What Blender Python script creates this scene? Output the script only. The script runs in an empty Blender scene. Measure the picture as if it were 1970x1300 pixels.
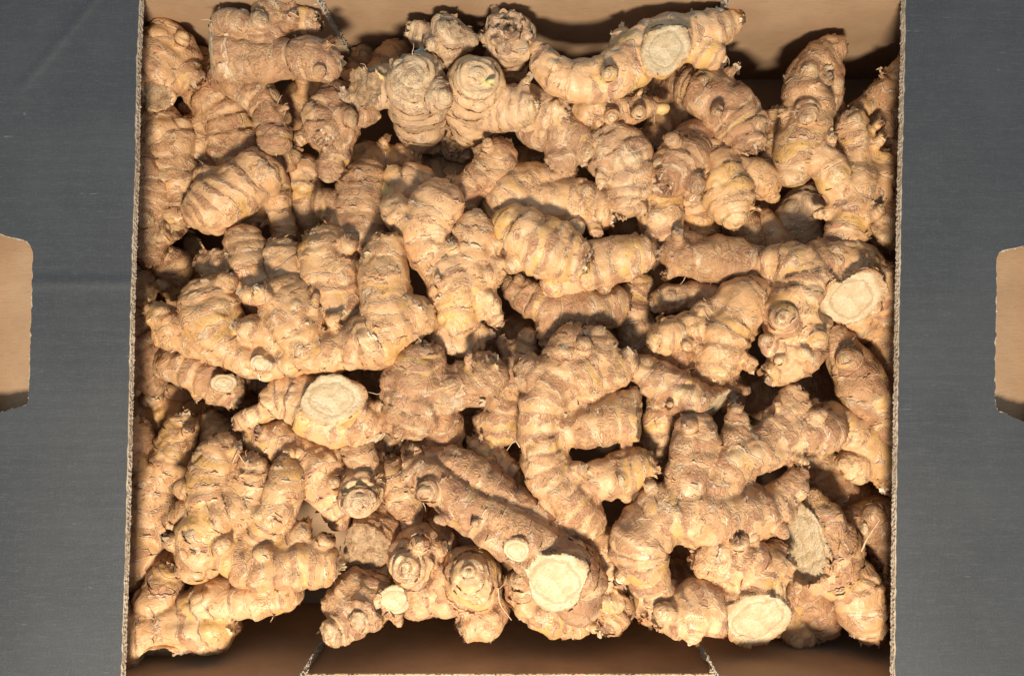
import bpy, bmesh, math
import numpy as np
from mathutils import Vector

# ---------------------------------------------------------------- camera, world, lamp, exposure
C = bpy.context.scene
COL = C.collection
FPX = 1423.0            # focal length in photo pixels (photo 1970 x 1300)
CZ = 0.50               # camera height over the carton floor, metres
cam_d = bpy.data.cameras.new("camera")
cam = bpy.data.objects.new("camera", cam_d)
COL.objects.link(cam)
cam.location = (0, 0, CZ)
cam_d.sensor_width = 36.0
cam_d.lens = FPX / 1970.0 * 36.0
cam_d.clip_start = 0.01
cam_d.clip_end = 50
C.camera = cam

W = bpy.data.worlds.new("World")
C.world = W
W.use_nodes = True
W.node_tree.nodes["Background"].inputs[0].default_value = (0.66, 0.82, 1.0, 1)
W.node_tree.nodes["Background"].inputs[1].default_value = 0.46

ld = bpy.data.lights.new("lamp", 'AREA')
ld.shape = 'DISK'
ld.size = 0.12
ld.energy = 10.3
ld.color = (1.0, 0.875, 0.715)
lamp = bpy.data.objects.new("lamp", ld)
COL.objects.link(lamp)
lamp.location = (-0.02, -0.43, 0.69)
lamp.rotation_euler = (Vector((0, 0, 0.08)) - lamp.location).to_track_quat('-Z', 'Y').to_euler()

C.view_settings.view_transform = 'Standard'
C.view_settings.look = 'None'
C.view_settings.exposure = 0.0
C.view_settings.gamma = 1.0
C.cycles.max_bounces = 5
C.cycles.diffuse_bounces = 3


def W3(px, py, z):
    """photo pixel at height z -> world point"""
    k = (CZ - z) / FPX
    return np.array([(px - 985.0) * k, (650.0 - py) * k, z])


# ---------------------------------------------------------------- node helpers
def new_mat(name):
    m = bpy.data.materials.new(name)
    m.use_nodes = True
    m.node_tree.nodes.clear()
    return m


class NT:
    def __init__(s, m):
        s.t = m.node_tree
        s.n = s.t.nodes

    def node(s, typ, **kw):
        n = s.n.new(typ)
        for k, v in kw.items():
            setattr(n, k, v)
        return n

    def put(s, sock, v):
        if v is None:
            return
        if hasattr(v, 'is_output'):
            s.t.links.new(v, sock)
        else:
            sock.default_value = v

    def math(s, op, a, b=None, c=None, clamp=False):
        n = s.node('ShaderNodeMath', operation=op, use_clamp=clamp)
        s.put(n.inputs[0], a)
        s.put(n.inputs[1], b)
        s.put(n.inputs[2], c)
        return n.outputs[0]

    def vmul(s, v, k):
        n = s.node('ShaderNodeVectorMath', operation='MULTIPLY')
        s.put(n.inputs[0], v)
        n.inputs[1].default_value = k
        return n.outputs[0]

    def noise(s, v, scale=1.0, detail=3.0, rough=0.55, dist=0.0, col=False):
        n = s.node('ShaderNodeTexNoise')
        s.put(n.inputs['Vector'], v)
        n.inputs['Scale'].default_value = scale
        n.inputs['Detail'].default_value = detail
        n.inputs['Roughness'].default_value = rough
        n.inputs['Distortion'].default_value = dist
        return n.outputs['Color' if col else 'Fac']

    def step(s, v, a, b):
        n = s.node('ShaderNodeMapRange', interpolation_type='SMOOTHSTEP')
        s.put(n.inputs['Value'], v)
        n.inputs['From Min'].default_value = a
        n.inputs['From Max'].default_value = b
        return n.outputs['Result']

    def mix(s, f, a, b, mode='MIX'):
        n = s.node('ShaderNodeMix', data_type='RGBA', blend_type=mode)
        s.put(n.inputs[0], f)
        s.put(n.inputs[6], a if hasattr(a, 'is_output') else (*a, 1))
        s.put(n.inputs[7], b if hasattr(b, 'is_output') else (*b, 1))
        return n.outputs[2]

    def attr(s, name, out='Fac'):
        n = s.node('ShaderNodeAttribute')
        n.attribute_name = name
        return n.outputs[out]

    def finish(s, col, rough, height=None, dist=0.001, strength=1.0, spec=0.35):
        b = s.node('ShaderNodeBsdfPrincipled')
        o = s.node('ShaderNodeOutputMaterial')
        s.put(b.inputs['Base Color'], col if hasattr(col, 'is_output') else (*col, 1))
        s.put(b.inputs['Roughness'], rough)
        b.inputs['Specular IOR Level'].default_value = spec
        if height is not None:
            bp = s.node('ShaderNodeBump')
            bp.inputs['Distance'].default_value = dist
            bp.inputs['Strength'].default_value = strength
            s.put(bp.inputs['Height'], height)
            s.t.links.new(bp.outputs[0], b.inputs['Normal'])
        s.t.links.new(b.outputs[0], o.inputs[0])


# ---------------------------------------------------------------- materials
def mat_skin():
    m = new_mat("ginger_skin")
    t = NT(m)
    co = t.attr("gco", 'Vector')
    ring = t.attr("ring", 'Fac')
    info = t.node('ShaderNodeSeparateColor')
    t.t.links.new(t.attr("info", 'Color'), info.inputs[0])
    tip, crand, tint = info.outputs[0], info.outputs[1], info.outputs[2]
    # ring phase: the papery scale edges run round the root in loose waves
    nz = t.noise(co, 520, 3, 0.6)
    nzl = t.noise(t.vmul(co, (45, 75, 75)), 1, 2, 0.5)
    ph = t.math('ADD', ring, t.math('MULTIPLY', t.math('SUBTRACT', nz, 0.5), 0.07))
    ph = t.math('ADD', ph, t.math('MULTIPLY', t.math('SUBTRACT', nzl, 0.5), 0.35))
    f = t.math('FRACT', ph)
    idn = t.math('ADD', t.math('FLOOR', ph), t.math('MULTIPLY', crand, 517.3))
    wn = t.node('ShaderNodeTexWhiteNoise', noise_dimensions='1D')
    t.t.links.new(idn, wn.inputs['W'])
    wr = wn.outputs['Value']
    seg = t.step(t.noise(co, 80, 2, 0.5), 0.36, 0.56)
    edge = t.math('MULTIPLY', t.math('SUBTRACT', 1.0, t.step(f, 0.02, 0.07)), seg)
    under = t.math('MULTIPLY', t.step(f, 0.93, 0.985), seg)
    # noises
    big = t.noise(co, 48, 3, 0.55)
    mid = t.noise(co, 140, 4, 0.6, 0.6)
    stri = t.noise(t.vmul(co, (330, 700, 700)), 1, 3, 0.6, 1.2)
    fine = t.noise(co, 1000, 3, 0.6)
    fold = t.noise(t.vmul(co, (185, 200, 200)), 1, 4, 0.6, 1.4)
    ridg = t.math('ABSOLUTE', t.math('MULTIPLY_ADD', fold, 2.0, -1.0))       # thin crease lines
    crease = t.math('SUBTRACT', 1.0, t.step(ridg, 0.0, 0.035))
    where = t.step(t.noise(co, 85, 3, 0.6), 0.48, 0.62)
    crease = t.math('MULTIPLY', crease, where)
    crossf = t.noise(t.vmul(co, (420, 200, 200)), 1, 3, 0.6, 1.5)              # fine puckers across the root
    # papery scales start at a ring and end in a ragged torn edge; beyond it the bare root is smooth and golden
    cutv = t.math('MULTIPLY_ADD', t.noise(t.vmul(co, (55, 62, 62)), 1, 2, 0.5), 2.6, -0.72)
    cutv = t.math('ADD', cutv, t.math('MULTIPLY_ADD', t.attr('info', 'Alpha'), 1.0, -0.62))
    cutv = t.math('ADD', cutv, t.math('MULTIPLY', t.math('SUBTRACT', t.noise(co, 170, 4, 0.65), 0.5), 0.42))
    dlt = t.math('SUBTRACT', f, cutv)
    bare = t.step(dlt, -0.03, 0.03)
    tear = t.math('SUBTRACT', 1.0, t.step(t.math('ABSOLUTE', t.math('ADD', dlt, 0.03)), 0.015, 0.07))
    inner = t.math('MULTIPLY', t.math('SUBTRACT', 1.0, bare), t.step(dlt, -0.45, -0.05))
    # colours
    paper = t.mix(t.step(big, 0.36, 0.64), (0.565, 0.305, 0.142), (0.42, 0.205, 0.098))
    paper = t.mix(t.math('MULTIPLY', t.step(mid, 0.46, 0.66), 0.55), paper, (0.63, 0.395, 0.195))
    ruddy = t.step(t.noise(t.vmul(co, (65, 95, 95)), 1, 4, 0.65, 0.6), 0.55, 0.60)
    paper = t.mix(t.math('MULTIPLY', ruddy, 0.50), paper, (0.36, 0.165, 0.095))
    mauve = t.step(t.noise(t.vmul(co, (95, 120, 120)), 1, 3, 0.6, 1.0), 0.60, 0.66)
    paper = t.mix(t.math('MULTIPLY', mauve, 0.26), paper, (0.36, 0.235, 0.19))
    paper = t.mix(t.math('MULTIPLY', inner, 0.30), paper, (0.38, 0.20, 0.10))
    gold = t.math('MULTIPLY', t.math('MULTIPLY', t.step(wr, 0.66, 0.72), bare), t.step(t.noise(co, 60, 2, 0.5), 0.40, 0.60))
    clean = t.mix(t.step(mid, 0.36, 0.64), (0.585, 0.325, 0.148), (0.66, 0.405, 0.205))
    clean = t.mix(t.math('MULTIPLY', gold, 0.72), clean, (0.63, 0.365, 0.10))
    c = t.mix(bare, paper, clean)
    c = t.mix(t.math('MULTIPLY', t.step(tint, 0.55, 1.0), 0.62), c, (0.52, 0.375, 0.235))     # dusty, greyer roots
    c = t.mix(t.math('MULTIPLY', t.math('SUBTRACT', 1.0, t.step(tint, 0.0, 0.4)), 0.40), c, (0.51, 0.27, 0.105))
    torn = t.step(t.noise(t.vmul(co, (120, 140, 140)), 1, 5, 0.6, 0.8), 0.655, 0.67)
    c = t.mix(t.math('MULTIPLY', torn, 0.75), c, (0.34, 0.135, 0.05))
    chap = t.math('MULTIPLY', t.math('MAXIMUM', t.math('MULTIPLY', tip, -1.0), 0.0), t.step(t.noise(co, 260, 4, 0.65, 0.8), 0.40, 0.56))
    c = t.mix(t.math('MULTIPLY', chap, 0.85), c, (0.23, 0.115, 0.058))
    pale = t.math('MULTIPLY', t.math('MAXIMUM', tip, 0.0), t.step(t.noise(co, 210, 3, 0.6), 0.36, 0.60))
    c = t.mix(t.math('MULTIPLY', pale, 0.60), c, (0.70, 0.53, 0.30))
    c = t.mix(t.math('MULTIPLY', t.step(stri, 0.54, 0.74), 0.10), c, (0.30, 0.165, 0.08))
    c = t.mix(t.math('MULTIPLY', crease, 0.55), c, (0.21, 0.105, 0.055))
    c = t.mix(t.math('MULTIPLY', tear, 0.48), c, (0.78, 0.62, 0.42))
    c = t.mix(t.math('MULTIPLY', edge, 0.52), c, (0.78, 0.63, 0.43))
    c = t.mix(t.math('MULTIPLY', under, 0.36), c, (0.19, 0.095, 0.048))
    sp = t.step(t.noise(co, 480, 2, 0.5), 0.70, 0.75)
    c = t.mix(t.math('MULTIPLY', sp, 0.5), c, (0.24, 0.12, 0.06))
    var = t.node('ShaderNodeMapRange')
    t.put(var.inputs['Value'], t.attr('info', 'Alpha'))
    var.inputs['From Min'].default_value = 0.15
    var.inputs['From Max'].default_value = 1.0
    var.inputs['To Min'].default_value = 1.08
    var.inputs['To Max'].default_value = 0.86
    c = t.mix(1.0, c, var.outputs['Result'], 'MULTIPLY')
    # relief
    h = t.math('MULTIPLY', t.math('SUBTRACT', 1.0, f), t.math('MULTIPLY', seg, 0.40))
    h = t.math('SUBTRACT', h, t.math('MULTIPLY', bare, 0.30))
    rel = t.math('MULTIPLY', t.math('MINIMUM', ridg, 0.35), 1.25)
    rel = t.math('ADD', rel, t.math('MULTIPLY', crossf, 0.40))
    rel = t.math('ADD', rel, t.math('MULTIPLY', stri, 0.12))
    rel = t.math('ADD', rel, t.math('MULTIPLY', fine, 0.16))
    h = t.math('ADD', h, t.math('MULTIPLY', rel, t.math('SUBTRACT', 1.0, t.math('MULTIPLY', bare, 0.62))))
    h = t.math('SUBTRACT', h, t.math('MULTIPLY', crease, 0.25))
    h = t.math('SUBTRACT', h, t.math('MULTIPLY', torn, 0.35))
    rough = t.math('SUBTRACT', 0.56, t.math('MULTIPLY', bare, 0.16))
    t.finish(c, rough, h, 0.0012, 0.85, 0.5)
    return m


def mat_cut():
    m = new_mat("ginger_cut_flesh")
    t = NT(m)
    co3 = t.attr("gco", 'Vector')       # x, y across the cut, z = distance from its middle / radius
    co = t.vmul(co3, (1, 1, 0))
    sep = t.node('ShaderNodeSeparateXYZ')
    t.t.links.new(co3, sep.inputs[0])
    n1 = t.noise(co, 130, 4, 0.6)
    rr = t.math('ADD', sep.outputs[2], t.math('MULTIPLY', t.math('SUBTRACT', t.noise(co, 75, 4, 0.6), 0.5), 0.6))
    rings = t.math('MULTIPLY_ADD', t.math('SINE', t.math('MULTIPLY', rr, 17.0)), 0.5, 0.5)
    fib = t.noise(co, 750, 4, 0.65)
    dots = t.step(t.noise(co, 1300, 2, 0.5), 0.58, 0.68)
    c = t.mix(t.step(n1, 0.35, 0.65), (0.70, 0.565, 0.37), (0.58, 0.43, 0.245))
    core = t.math('SUBTRACT', 1.0, t.step(t.math('ABSOLUTE', t.math('SUBTRACT', rr, 0.62)), 0.02, 0.07))
    c = t.mix(t.math('MULTIPLY', core, 0.55), c, (0.36, 0.24, 0.12))
    c = t.mix(t.math('MULTIPLY', rings, 0.16), c, (0.40, 0.27, 0.13))
    c = t.mix(t.math('MULTIPLY', t.step(fib, 0.50, 0.66), 0.45), c, (0.36, 0.24, 0.115))
    c = t.mix(t.math('MULTIPLY', dots, 0.30), c, (0.27, 0.17, 0.08))
    rim = t.step(rr, 0.78, 0.98)
    c = t.mix(t.math('MULTIPLY', rim, 0.75), c, (0.42, 0.255, 0.125))
    h = t.math('ADD', t.math('MULTIPLY', fib, 0.7), t.math('MULTIPLY', rings, 0.25))
    h = t.math('ADD', h, t.math('MULTIPLY', n1, 1.6))
    t.finish(c, 0.7, h, 0.0012, 0.9, 0.22)
    return m


def mat_broken():
    m = new_mat("ginger_broken_flesh")
    t = NT(m)
    co3 = t.attr("gco", 'Vector')
    co = t.vmul(co3, (1, 1, 0))
    sep = t.node('ShaderNodeSeparateXYZ')
    t.t.links.new(co3, sep.inputs[0])
    n1 = t.noise(co, 190, 5, 0.65, 1.2)
    n2 = t.noise(co, 90, 3, 0.6)
    fib = t.noise(co, 900, 3, 0.6)
    rr = t.math('ADD', sep.outputs[2], t.math('MULTIPLY', t.math('SUBTRACT', n2, 0.5), 0.5))
    c = t.mix(t.step(n1, 0.36, 0.62), (0.54, 0.37, 0.205), (0.33, 0.185, 0.095))
    c = t.mix(t.math('MULTIPLY', t.step(n2, 0.48, 0.62), 0.5), c, (0.60, 0.44, 0.27))
    c = t.mix(t.math('MULTIPLY', t.step(fib, 0.52, 0.68), 0.45), c, (0.25, 0.14, 0.07))
    c = t.mix(t.math('MULTIPLY', t.step(rr, 0.74, 0.92), 0.7), c, (0.40, 0.235, 0.12))
    h = t.math('ADD', t.math('MULTIPLY', fib, 0.4), t.math('MULTIPLY', n1, 2.4))
    t.finish(c, 0.8, h, 0.0016, 1.0, 0.15)
    return m


def mat_simple_bud(name, c1, c2):
    m = new_mat(name)
    t = NT(m)
    co = t.attr("gco", 'Vector')
    n1 = t.noise(co, 180, 3, 0.6)
    st = t.noise(t.vmul(co, (120, 900, 900)), 1, 3, 0.6)
    c = t.mix(t.step(n1, 0.3, 0.7), c1, c2)
    c = t.mix(t.math('MULTIPLY', t.step(st, 0.55, 0.75), 0.35), c, (0.40, 0.25, 0.10))
    t.finish(c, 0.5, t.math('ADD', st, n1), 0.0006, 0.8, 0.4)
    return m


def mat_root():
    m = new_mat("dry_rootlet")
    t = NT(m)
    g = t.node('ShaderNodeTexCoord').outputs['Object']
    n = t.noise(g, 400, 2)
    t.finish(t.mix(n, (0.66, 0.50, 0.33), (0.45, 0.29, 0.16)), 0.8)
    return m


def mat_kraft(name, c1, c2, fl_axis, flute=0.25):
    """brown kraft liner: fibres, cloudy paper, faint flute lines"""
    m = new_mat(name)
    t = NT(m)
    g = t.node('ShaderNodeTexCoord').outputs['Object']
    cloud = t.noise(g, 30, 4, 0.6)
    k = [900, 900, 900]
    k[fl_axis] = 120
    fib = t.noise(t.vmul(g, tuple(k)), 1, 3, 0.6)
    fine = t.noise(g, 1500, 2, 0.6)
    c = t.mix(t.step(cloud, 0.3, 0.7), c1, c2)
    dk = tuple(v * 0.62 for v in c2)
    lt = tuple(min(1, v * 1.3) for v in c1)
    c = t.mix(t.math('MULTIPLY', t.step(fib, 0.5, 0.75), 0.30), c, dk)
    c = t.mix(t.math('MULTIPLY', t.step(fine, 0.55, 0.75), 0.25), c, lt)
    h = t.math('ADD', fib, t.math('MULTIPLY', fine, 0.6))
    t.finish(c, 0.8, h, 0.00025, flute + 0.3, 0.2)
    return m


def mat_black():
    m = new_mat("black_printed_board")
    t = NT(m)
    g = t.node('ShaderNodeTexCoord').outputs['Object']
    sep = t.node('ShaderNodeSeparateXYZ')
    t.t.links.new(g, sep.inputs[0])
    x, y = sep.outputs[0], sep.outputs[1]
    cloud = t.noise(g, 14, 4, 0.6)
    fx = t.noise(t.vmul(g, (160, 1300, 900)), 1, 3, 0.6)
    fy = t.noise(t.vmul(g, (1300, 160, 900)), 1, 3, 0.6)
    fine = t.noise(g, 1500, 2, 0.6)
    c = t.mix(t.step(cloud, 0.35, 0.65), (0.030, 0.0305, 0.030), (0.041, 0.0415, 0.040))
    c = t.mix(t.math('MULTIPLY', t.step(fx, 0.5, 0.72), 0.34), c, (0.078, 0.080, 0.078))
    c = t.mix(t.math('MULTIPLY', t.step(fy, 0.52, 0.74), 0.22), c, (0.070, 0.072, 0.071))
    c = t.mix(t.math('MULTIPLY', t.step(fine, 0.5, 0.72), 0.35), c, (0.080, 0.082, 0.080))
    # scuffed ink: broken light streaks along the flutes
    sc = t.math('MULTIPLY', t.step(t.noise(t.vmul(g, (60, 420, 300)), 1, 5, 0.7), 0.64, 0.74),
                t.step(t.noise(g, 40, 2, 0.5), 0.5, 0.62))
    c = t.mix(t.math('MULTIPLY', sc, 0.55), c, (0.30, 0.30, 0.29))
    speck = t.node('ShaderNodeTexVoronoi')
    t.t.links.new(g, speck.inputs['Vector'])
    speck.inputs['Scale'].default_value = 90
    dot = t.math('MULTIPLY', t.math('LESS_THAN', speck.outputs['Distance'], 0.045),
                 t.math('GREATER_THAN', t.noise(g, 25, 1), 0.69))
    c = t.mix(dot, c, (0.62, 0.62, 0.60))
    # washboard relief of the flutes, plus creases
    wave = t.math('SINE', t.math('MULTIPLY_ADD', y, 2 * math.pi / 0.0072, t.math('MULTIPLY', cloud, 3.0)))
    h = t.math('MULTIPLY', wave, 0.07)
    h = t.math('ADD', h, t.math('MULTIPLY', t.math('ADD', fx, fine), 0.20))
    d1 = t.math('SUBTRACT', y, 0.0278)            # cross crease on the left flap
    left = t.math('LESS_THAN', x, 0.0)
    g1 = t.math('MULTIPLY', t.math('MULTIPLY', left, t.math('POWER', 2.718, t.math('MULTIPLY', t.math('MULTIPLY', d1, d1), -90000.0))), 2.2)
    h = t.math('ADD', h, g1)
    d2 = t.math('ADD', t.math('MULTIPLY', x, -0.77), t.math('MULTIPLY', y, 0.64))
    d2 = t.math('SUBTRACT', d2, 0.2725)
    g2 = t.math('MULTIPLY', left, t.math('POWER', 2.718, t.math('MULTIPLY', t.math('MULTIPLY', d2, d2), -120000.0)))
    g2 = t.math('MULTIPLY', g2, t.step(y, 0.118, 0.135))
    h = t.math('ADD', h, t.math('MULTIPLY', g2, 1.6))
    t.finish(c, 0.46, h, 0.0005, 0.8, 1.0)
    return m


SKIN = mat_skin()
CUT = mat_cut()
BROKEN = mat_broken()
BUD = mat_simple_bud("ginger_bud_yellow", (0.72, 0.52, 0.20), (0.62, 0.40, 0.17))
GREEN = mat_simple_bud("ginger_bud_green", (0.58, 0.56, 0.20), (0.60, 0.48, 0.22))
BLUEBUD = mat_simple_bud("ginger_bud_mint", (0.42, 0.56, 0.48), (0.50, 0.55, 0.45))
ROOT = mat_root()
KRAFT = mat_kraft("brown_kraft_liner", (0.42, 0.275, 0.162), (0.35, 0.222, 0.126), 0)
EDGE = mat_kraft("raw_cut_board_edge", (0.50, 0.42, 0.315), (0.37, 0.295, 0.21), 2, 0.6)
BLACK = mat_black()


# ---------------------------------------------------------------- mesh helpers
def mesh_obj(name, V, F, mat, parent=None, normals=None, attrs=None, smooth=True):
    """V (n,3), F (m,k) array or list of index lists"""
    me = bpy.data.meshes.new(name)
    if isinstance(F, np.ndarray):
        k = F.shape[1]
        me.vertices.add(len(V))
        me.vertices.foreach_set('co', np.ascontiguousarray(V, np.float32).ravel())
        me.loops.add(F.size)
        me.loops.foreach_set('vertex_index', np.ascontiguousarray(F, np.int32).ravel())
        me.polygons.add(len(F))
        me.polygons.foreach_set('loop_start', np.arange(0, F.size, k, dtype=np.int32))
        me.polygons.foreach_set('loop_total', np.full(len(F), k, np.int32))
        me.update(calc_edges=True)
    else:
        me.from_pydata([tuple(map(float, v)) for v in V], [], F)
        me.update()
    me.materials.append(mat)
    me.polygons.foreach_set('use_smooth', np.full(len(me.polygons), smooth, dtype=bool))
    if attrs:
        for an, (typ, arr) in attrs.items():
            a = me.attributes.new(an, typ, 'POINT')
            key = {'FLOAT': 'value', 'FLOAT_VECTOR': 'vector', 'FLOAT_COLOR': 'color'}[typ]
            a.data.foreach_set(key, np.ascontiguousarray(arr, np.float32).ravel())
    if normals is not None:
        me.normals_split_custom_set_from_vertices(np.ascontiguousarray(normals, np.float32))
    o = bpy.data.objects.new(name, me)
    COL.objects.link(o)
    if parent is not None:
        o.parent = parent
    return o


def tube(points, radii, seg=6):
    P = np.asarray(points, float)
    n = len(P)
    T = np.gradient(P, axis=0)
    T /= np.linalg.norm(T, axis=1)[:, None] + 1e-12
    up = np.array([0.31, 0.22, 0.92])
    V = []
    for i in range(n):
        a = np.cross(T[i], up)
        a /= np.linalg.norm(a) + 1e-9
        b = np.cross(T[i], a)
        for k in range(seg):
            th = 2 * math.pi * k / seg
            V.append(P[i] + radii[i] * (math.cos(th) * a + math.sin(th) * b))
    F = []
    for i in range(n - 1):
        for k in range(seg):
            F.append([i * seg + k, i * seg + (k + 1) % seg, (i + 1) * seg + (k + 1) % seg, (i + 1) * seg + k])
    return np.array(V), np.array(F, np.int32)


# ---------------------------------------------------------------- noise
def _h(ix, iy, iz, s):
    n = (ix * 374761393 + iy * 668265263 + iz * 2147483647 + s * 1274126177) & 0xFFFFFFFF
    n = ((n ^ (n >> 13)) * 1274126177) & 0xFFFFFFFF
    return ((n ^ (n >> 16)) & 0xFFFF).astype(np.float64) / 32767.5 - 1.0


def vnoise(p, s=0):
    i = np.floor(p).astype(np.int64)
    f = p - i
    u = f * f * f * (f * (f * 6 - 15) + 10)
    x, y, z = i[:, 0], i[:, 1], i[:, 2]
    ux, uy, uz = u[:, 0], u[:, 1], u[:, 2]
    def l(a, b, t): return a + (b - a) * t
    return l(l(l(_h(x, y, z, s), _h(x + 1, y, z, s), ux), l(_h(x, y + 1, z, s), _h(x + 1, y + 1, z, s), ux), uy),
             l(l(_h(x, y, z + 1, s), _h(x + 1, y, z + 1, s), ux), l(_h(x, y + 1, z + 1, s), _h(x + 1, y + 1, z + 1, s), ux), uy), uz)
# ---------------------------------------------------------------- the carton
ZL = 0.125           # height of the black side flaps
YB, YF = 0.1745, -0.1790
box = bpy.data.objects.new("cardboard_carton", None)
COL.objects.link(box)
box['label'] = "open brown cardboard carton with black side flaps holding all the ginger"
box['category'] = "carton"


def slab(name, lo, hi, mat, seg=None, jit=0.0, parent=box, seed=0):
    bm = bmesh.new()
    bmesh.ops.create_cube(bm, size=1.0)
    for v in bm.verts:
        v.co = Vector([(lo[i] + hi[i]) / 2 + v.co[i] * (hi[i] - lo[i]) for i in range(3)])
    me = bpy.data.meshes.new(name)
    bm.to_mesh(me)
    bm.free()
    me.materials.append(mat)
    o = bpy.data.objects.new(name, me)
    COL.objects.link(o)
    o.parent = parent
    return o


def board_edge(name, p0, p1, out, wid, t, parent, seed=0, ragged=0.0003, plies=2, period=0.0068):
    """raw cut edge of corrugated board between p0 and p1: pale liners and waving flutes.
    out: the way the edge faces, wid: direction across the board thickness t"""
    rng = np.random.default_rng(seed)
    p0, p1, out, wid = (np.array(v, float) for v in (p0, p1, out, wid))
    out /= np.linalg.norm(out); wid /= np.linalg.norm(wid)
    d = p1 - p0
    L = np.linalg.norm(d)
    n = int(L / period * 8)
    s = np.linspace(0, 1, n + 1)
    V, F = [], []

    def ribbon(c, th, prot):
        # four-sided strip with centre offset c(s) across the board, thickness th, sticking out prot
        b = len(V)
        jit = rng.normal(size=n + 1) * ragged
        j2 = rng.normal(size=n + 1) * ragged * 0.5
        for i in range(n + 1):
            q = p0 + d * s[i]
            for (a, e) in ((-th / 2, -0.0022), (-th / 2, prot + jit[i]), (th / 2, prot + jit[i] + j2[i]), (th / 2, -0.0022)):
                V.append(q + wid * (c[i] + a + j2[i] * 0.5) + out * e)
        for i in range(n):
            for k in range(4):
                k2 = (k + 1) % 4
                F.append([b + i * 4 + k, b + i * 4 + k2, b + (i + 1) * 4 + k2, b + (i + 1) * 4 + k])
        F.append([b, b + 1, b + 2, b + 3])
        e = b + n * 4
        F.append([e + 3, e + 2, e + 1, e])
    gap = t / plies
    ribbon(np.full(n + 1, t / 2), t - 0.0004, -0.0003)
    for k in range(plies + 1):
        off = min(max(k * gap, 0.0007), t - 0.0007)
        ribbon(np.full(n + 1, off), 0.00075, 0.0003)
    for k in range(plies):
        w = (gap / 2 - 0.0004) * np.sin(2 * math.pi * s * L / period + k * 1.9 + 0.9 * np.sin(s * 23 + seed))
        ribbon(gap * (k + 0.5) + w, 0.00055, 0.0001)
    return mesh_obj(name, np.array(V), np.array(F, np.int32), EDGE, parent, smooth=False)


slab("floor_panel", (-0.272, -0.1856, -0.0036), (0.272, 0.181, 0.0), KRAFT)
slab("side_wall", (-0.277, -0.184, -0.004), (-0.2722, 0.181, ZL - 0.0078), KRAFT)
slab("side_wall", (0.2722, -0.184, -0.004), (0.277, 0.181, ZL - 0.0078), KRAFT)

T = 0.0042
TC = 0.0060
for nm, y0, sgn, H_END in (("end_wall", YB + TC, 1, 0.1055), ("end_wall", YF - TC, -1, 0.0920)):
    ya, yb = sorted((y0, y0 + sgn * T))
    w = slab(nm, (-0.272, ya, -0.004), (0.272, yb, H_END), KRAFT)
    # raw top edge with its flutes
    board_edge("cut_edge", (-0.118, y0, H_END), (0.122, y0, H_END), (0, 0, 1), (0, sgn, 0), T, w, seed=5 + sgn, plies=1, ragged=0.00035)
# corner flaps glued on the inner face of the end walls, taller than their middle
for (x0, x1, y, sgn, ex) in ((-0.2715, -0.1015, YB, 1, 1), (0.1135, 0.2715, YB, 1, -1),
                             (-0.2715, -0.1135, YF, -1, 1), (0.1110, 0.2715, YF, -1, -1)):
    ya, yb = sorted((y, y + sgn * (TC - 0.0004)))
    f = slab("corner_flap", (x0, ya, 0.0005), (x1, yb, ZL - 0.0078), KRAFT)
    xe = x1 if ex > 0 else x0
    board_edge("cut_edge", (xe, y, 0.001), (xe, y, ZL - 0.0079), (ex, 0, 0), (0, sgn, 0), TC - 0.0005, f,
               seed=int(abs(x0) * 1000), plies=1, ragged=0.0006, period=0.0052)


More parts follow.
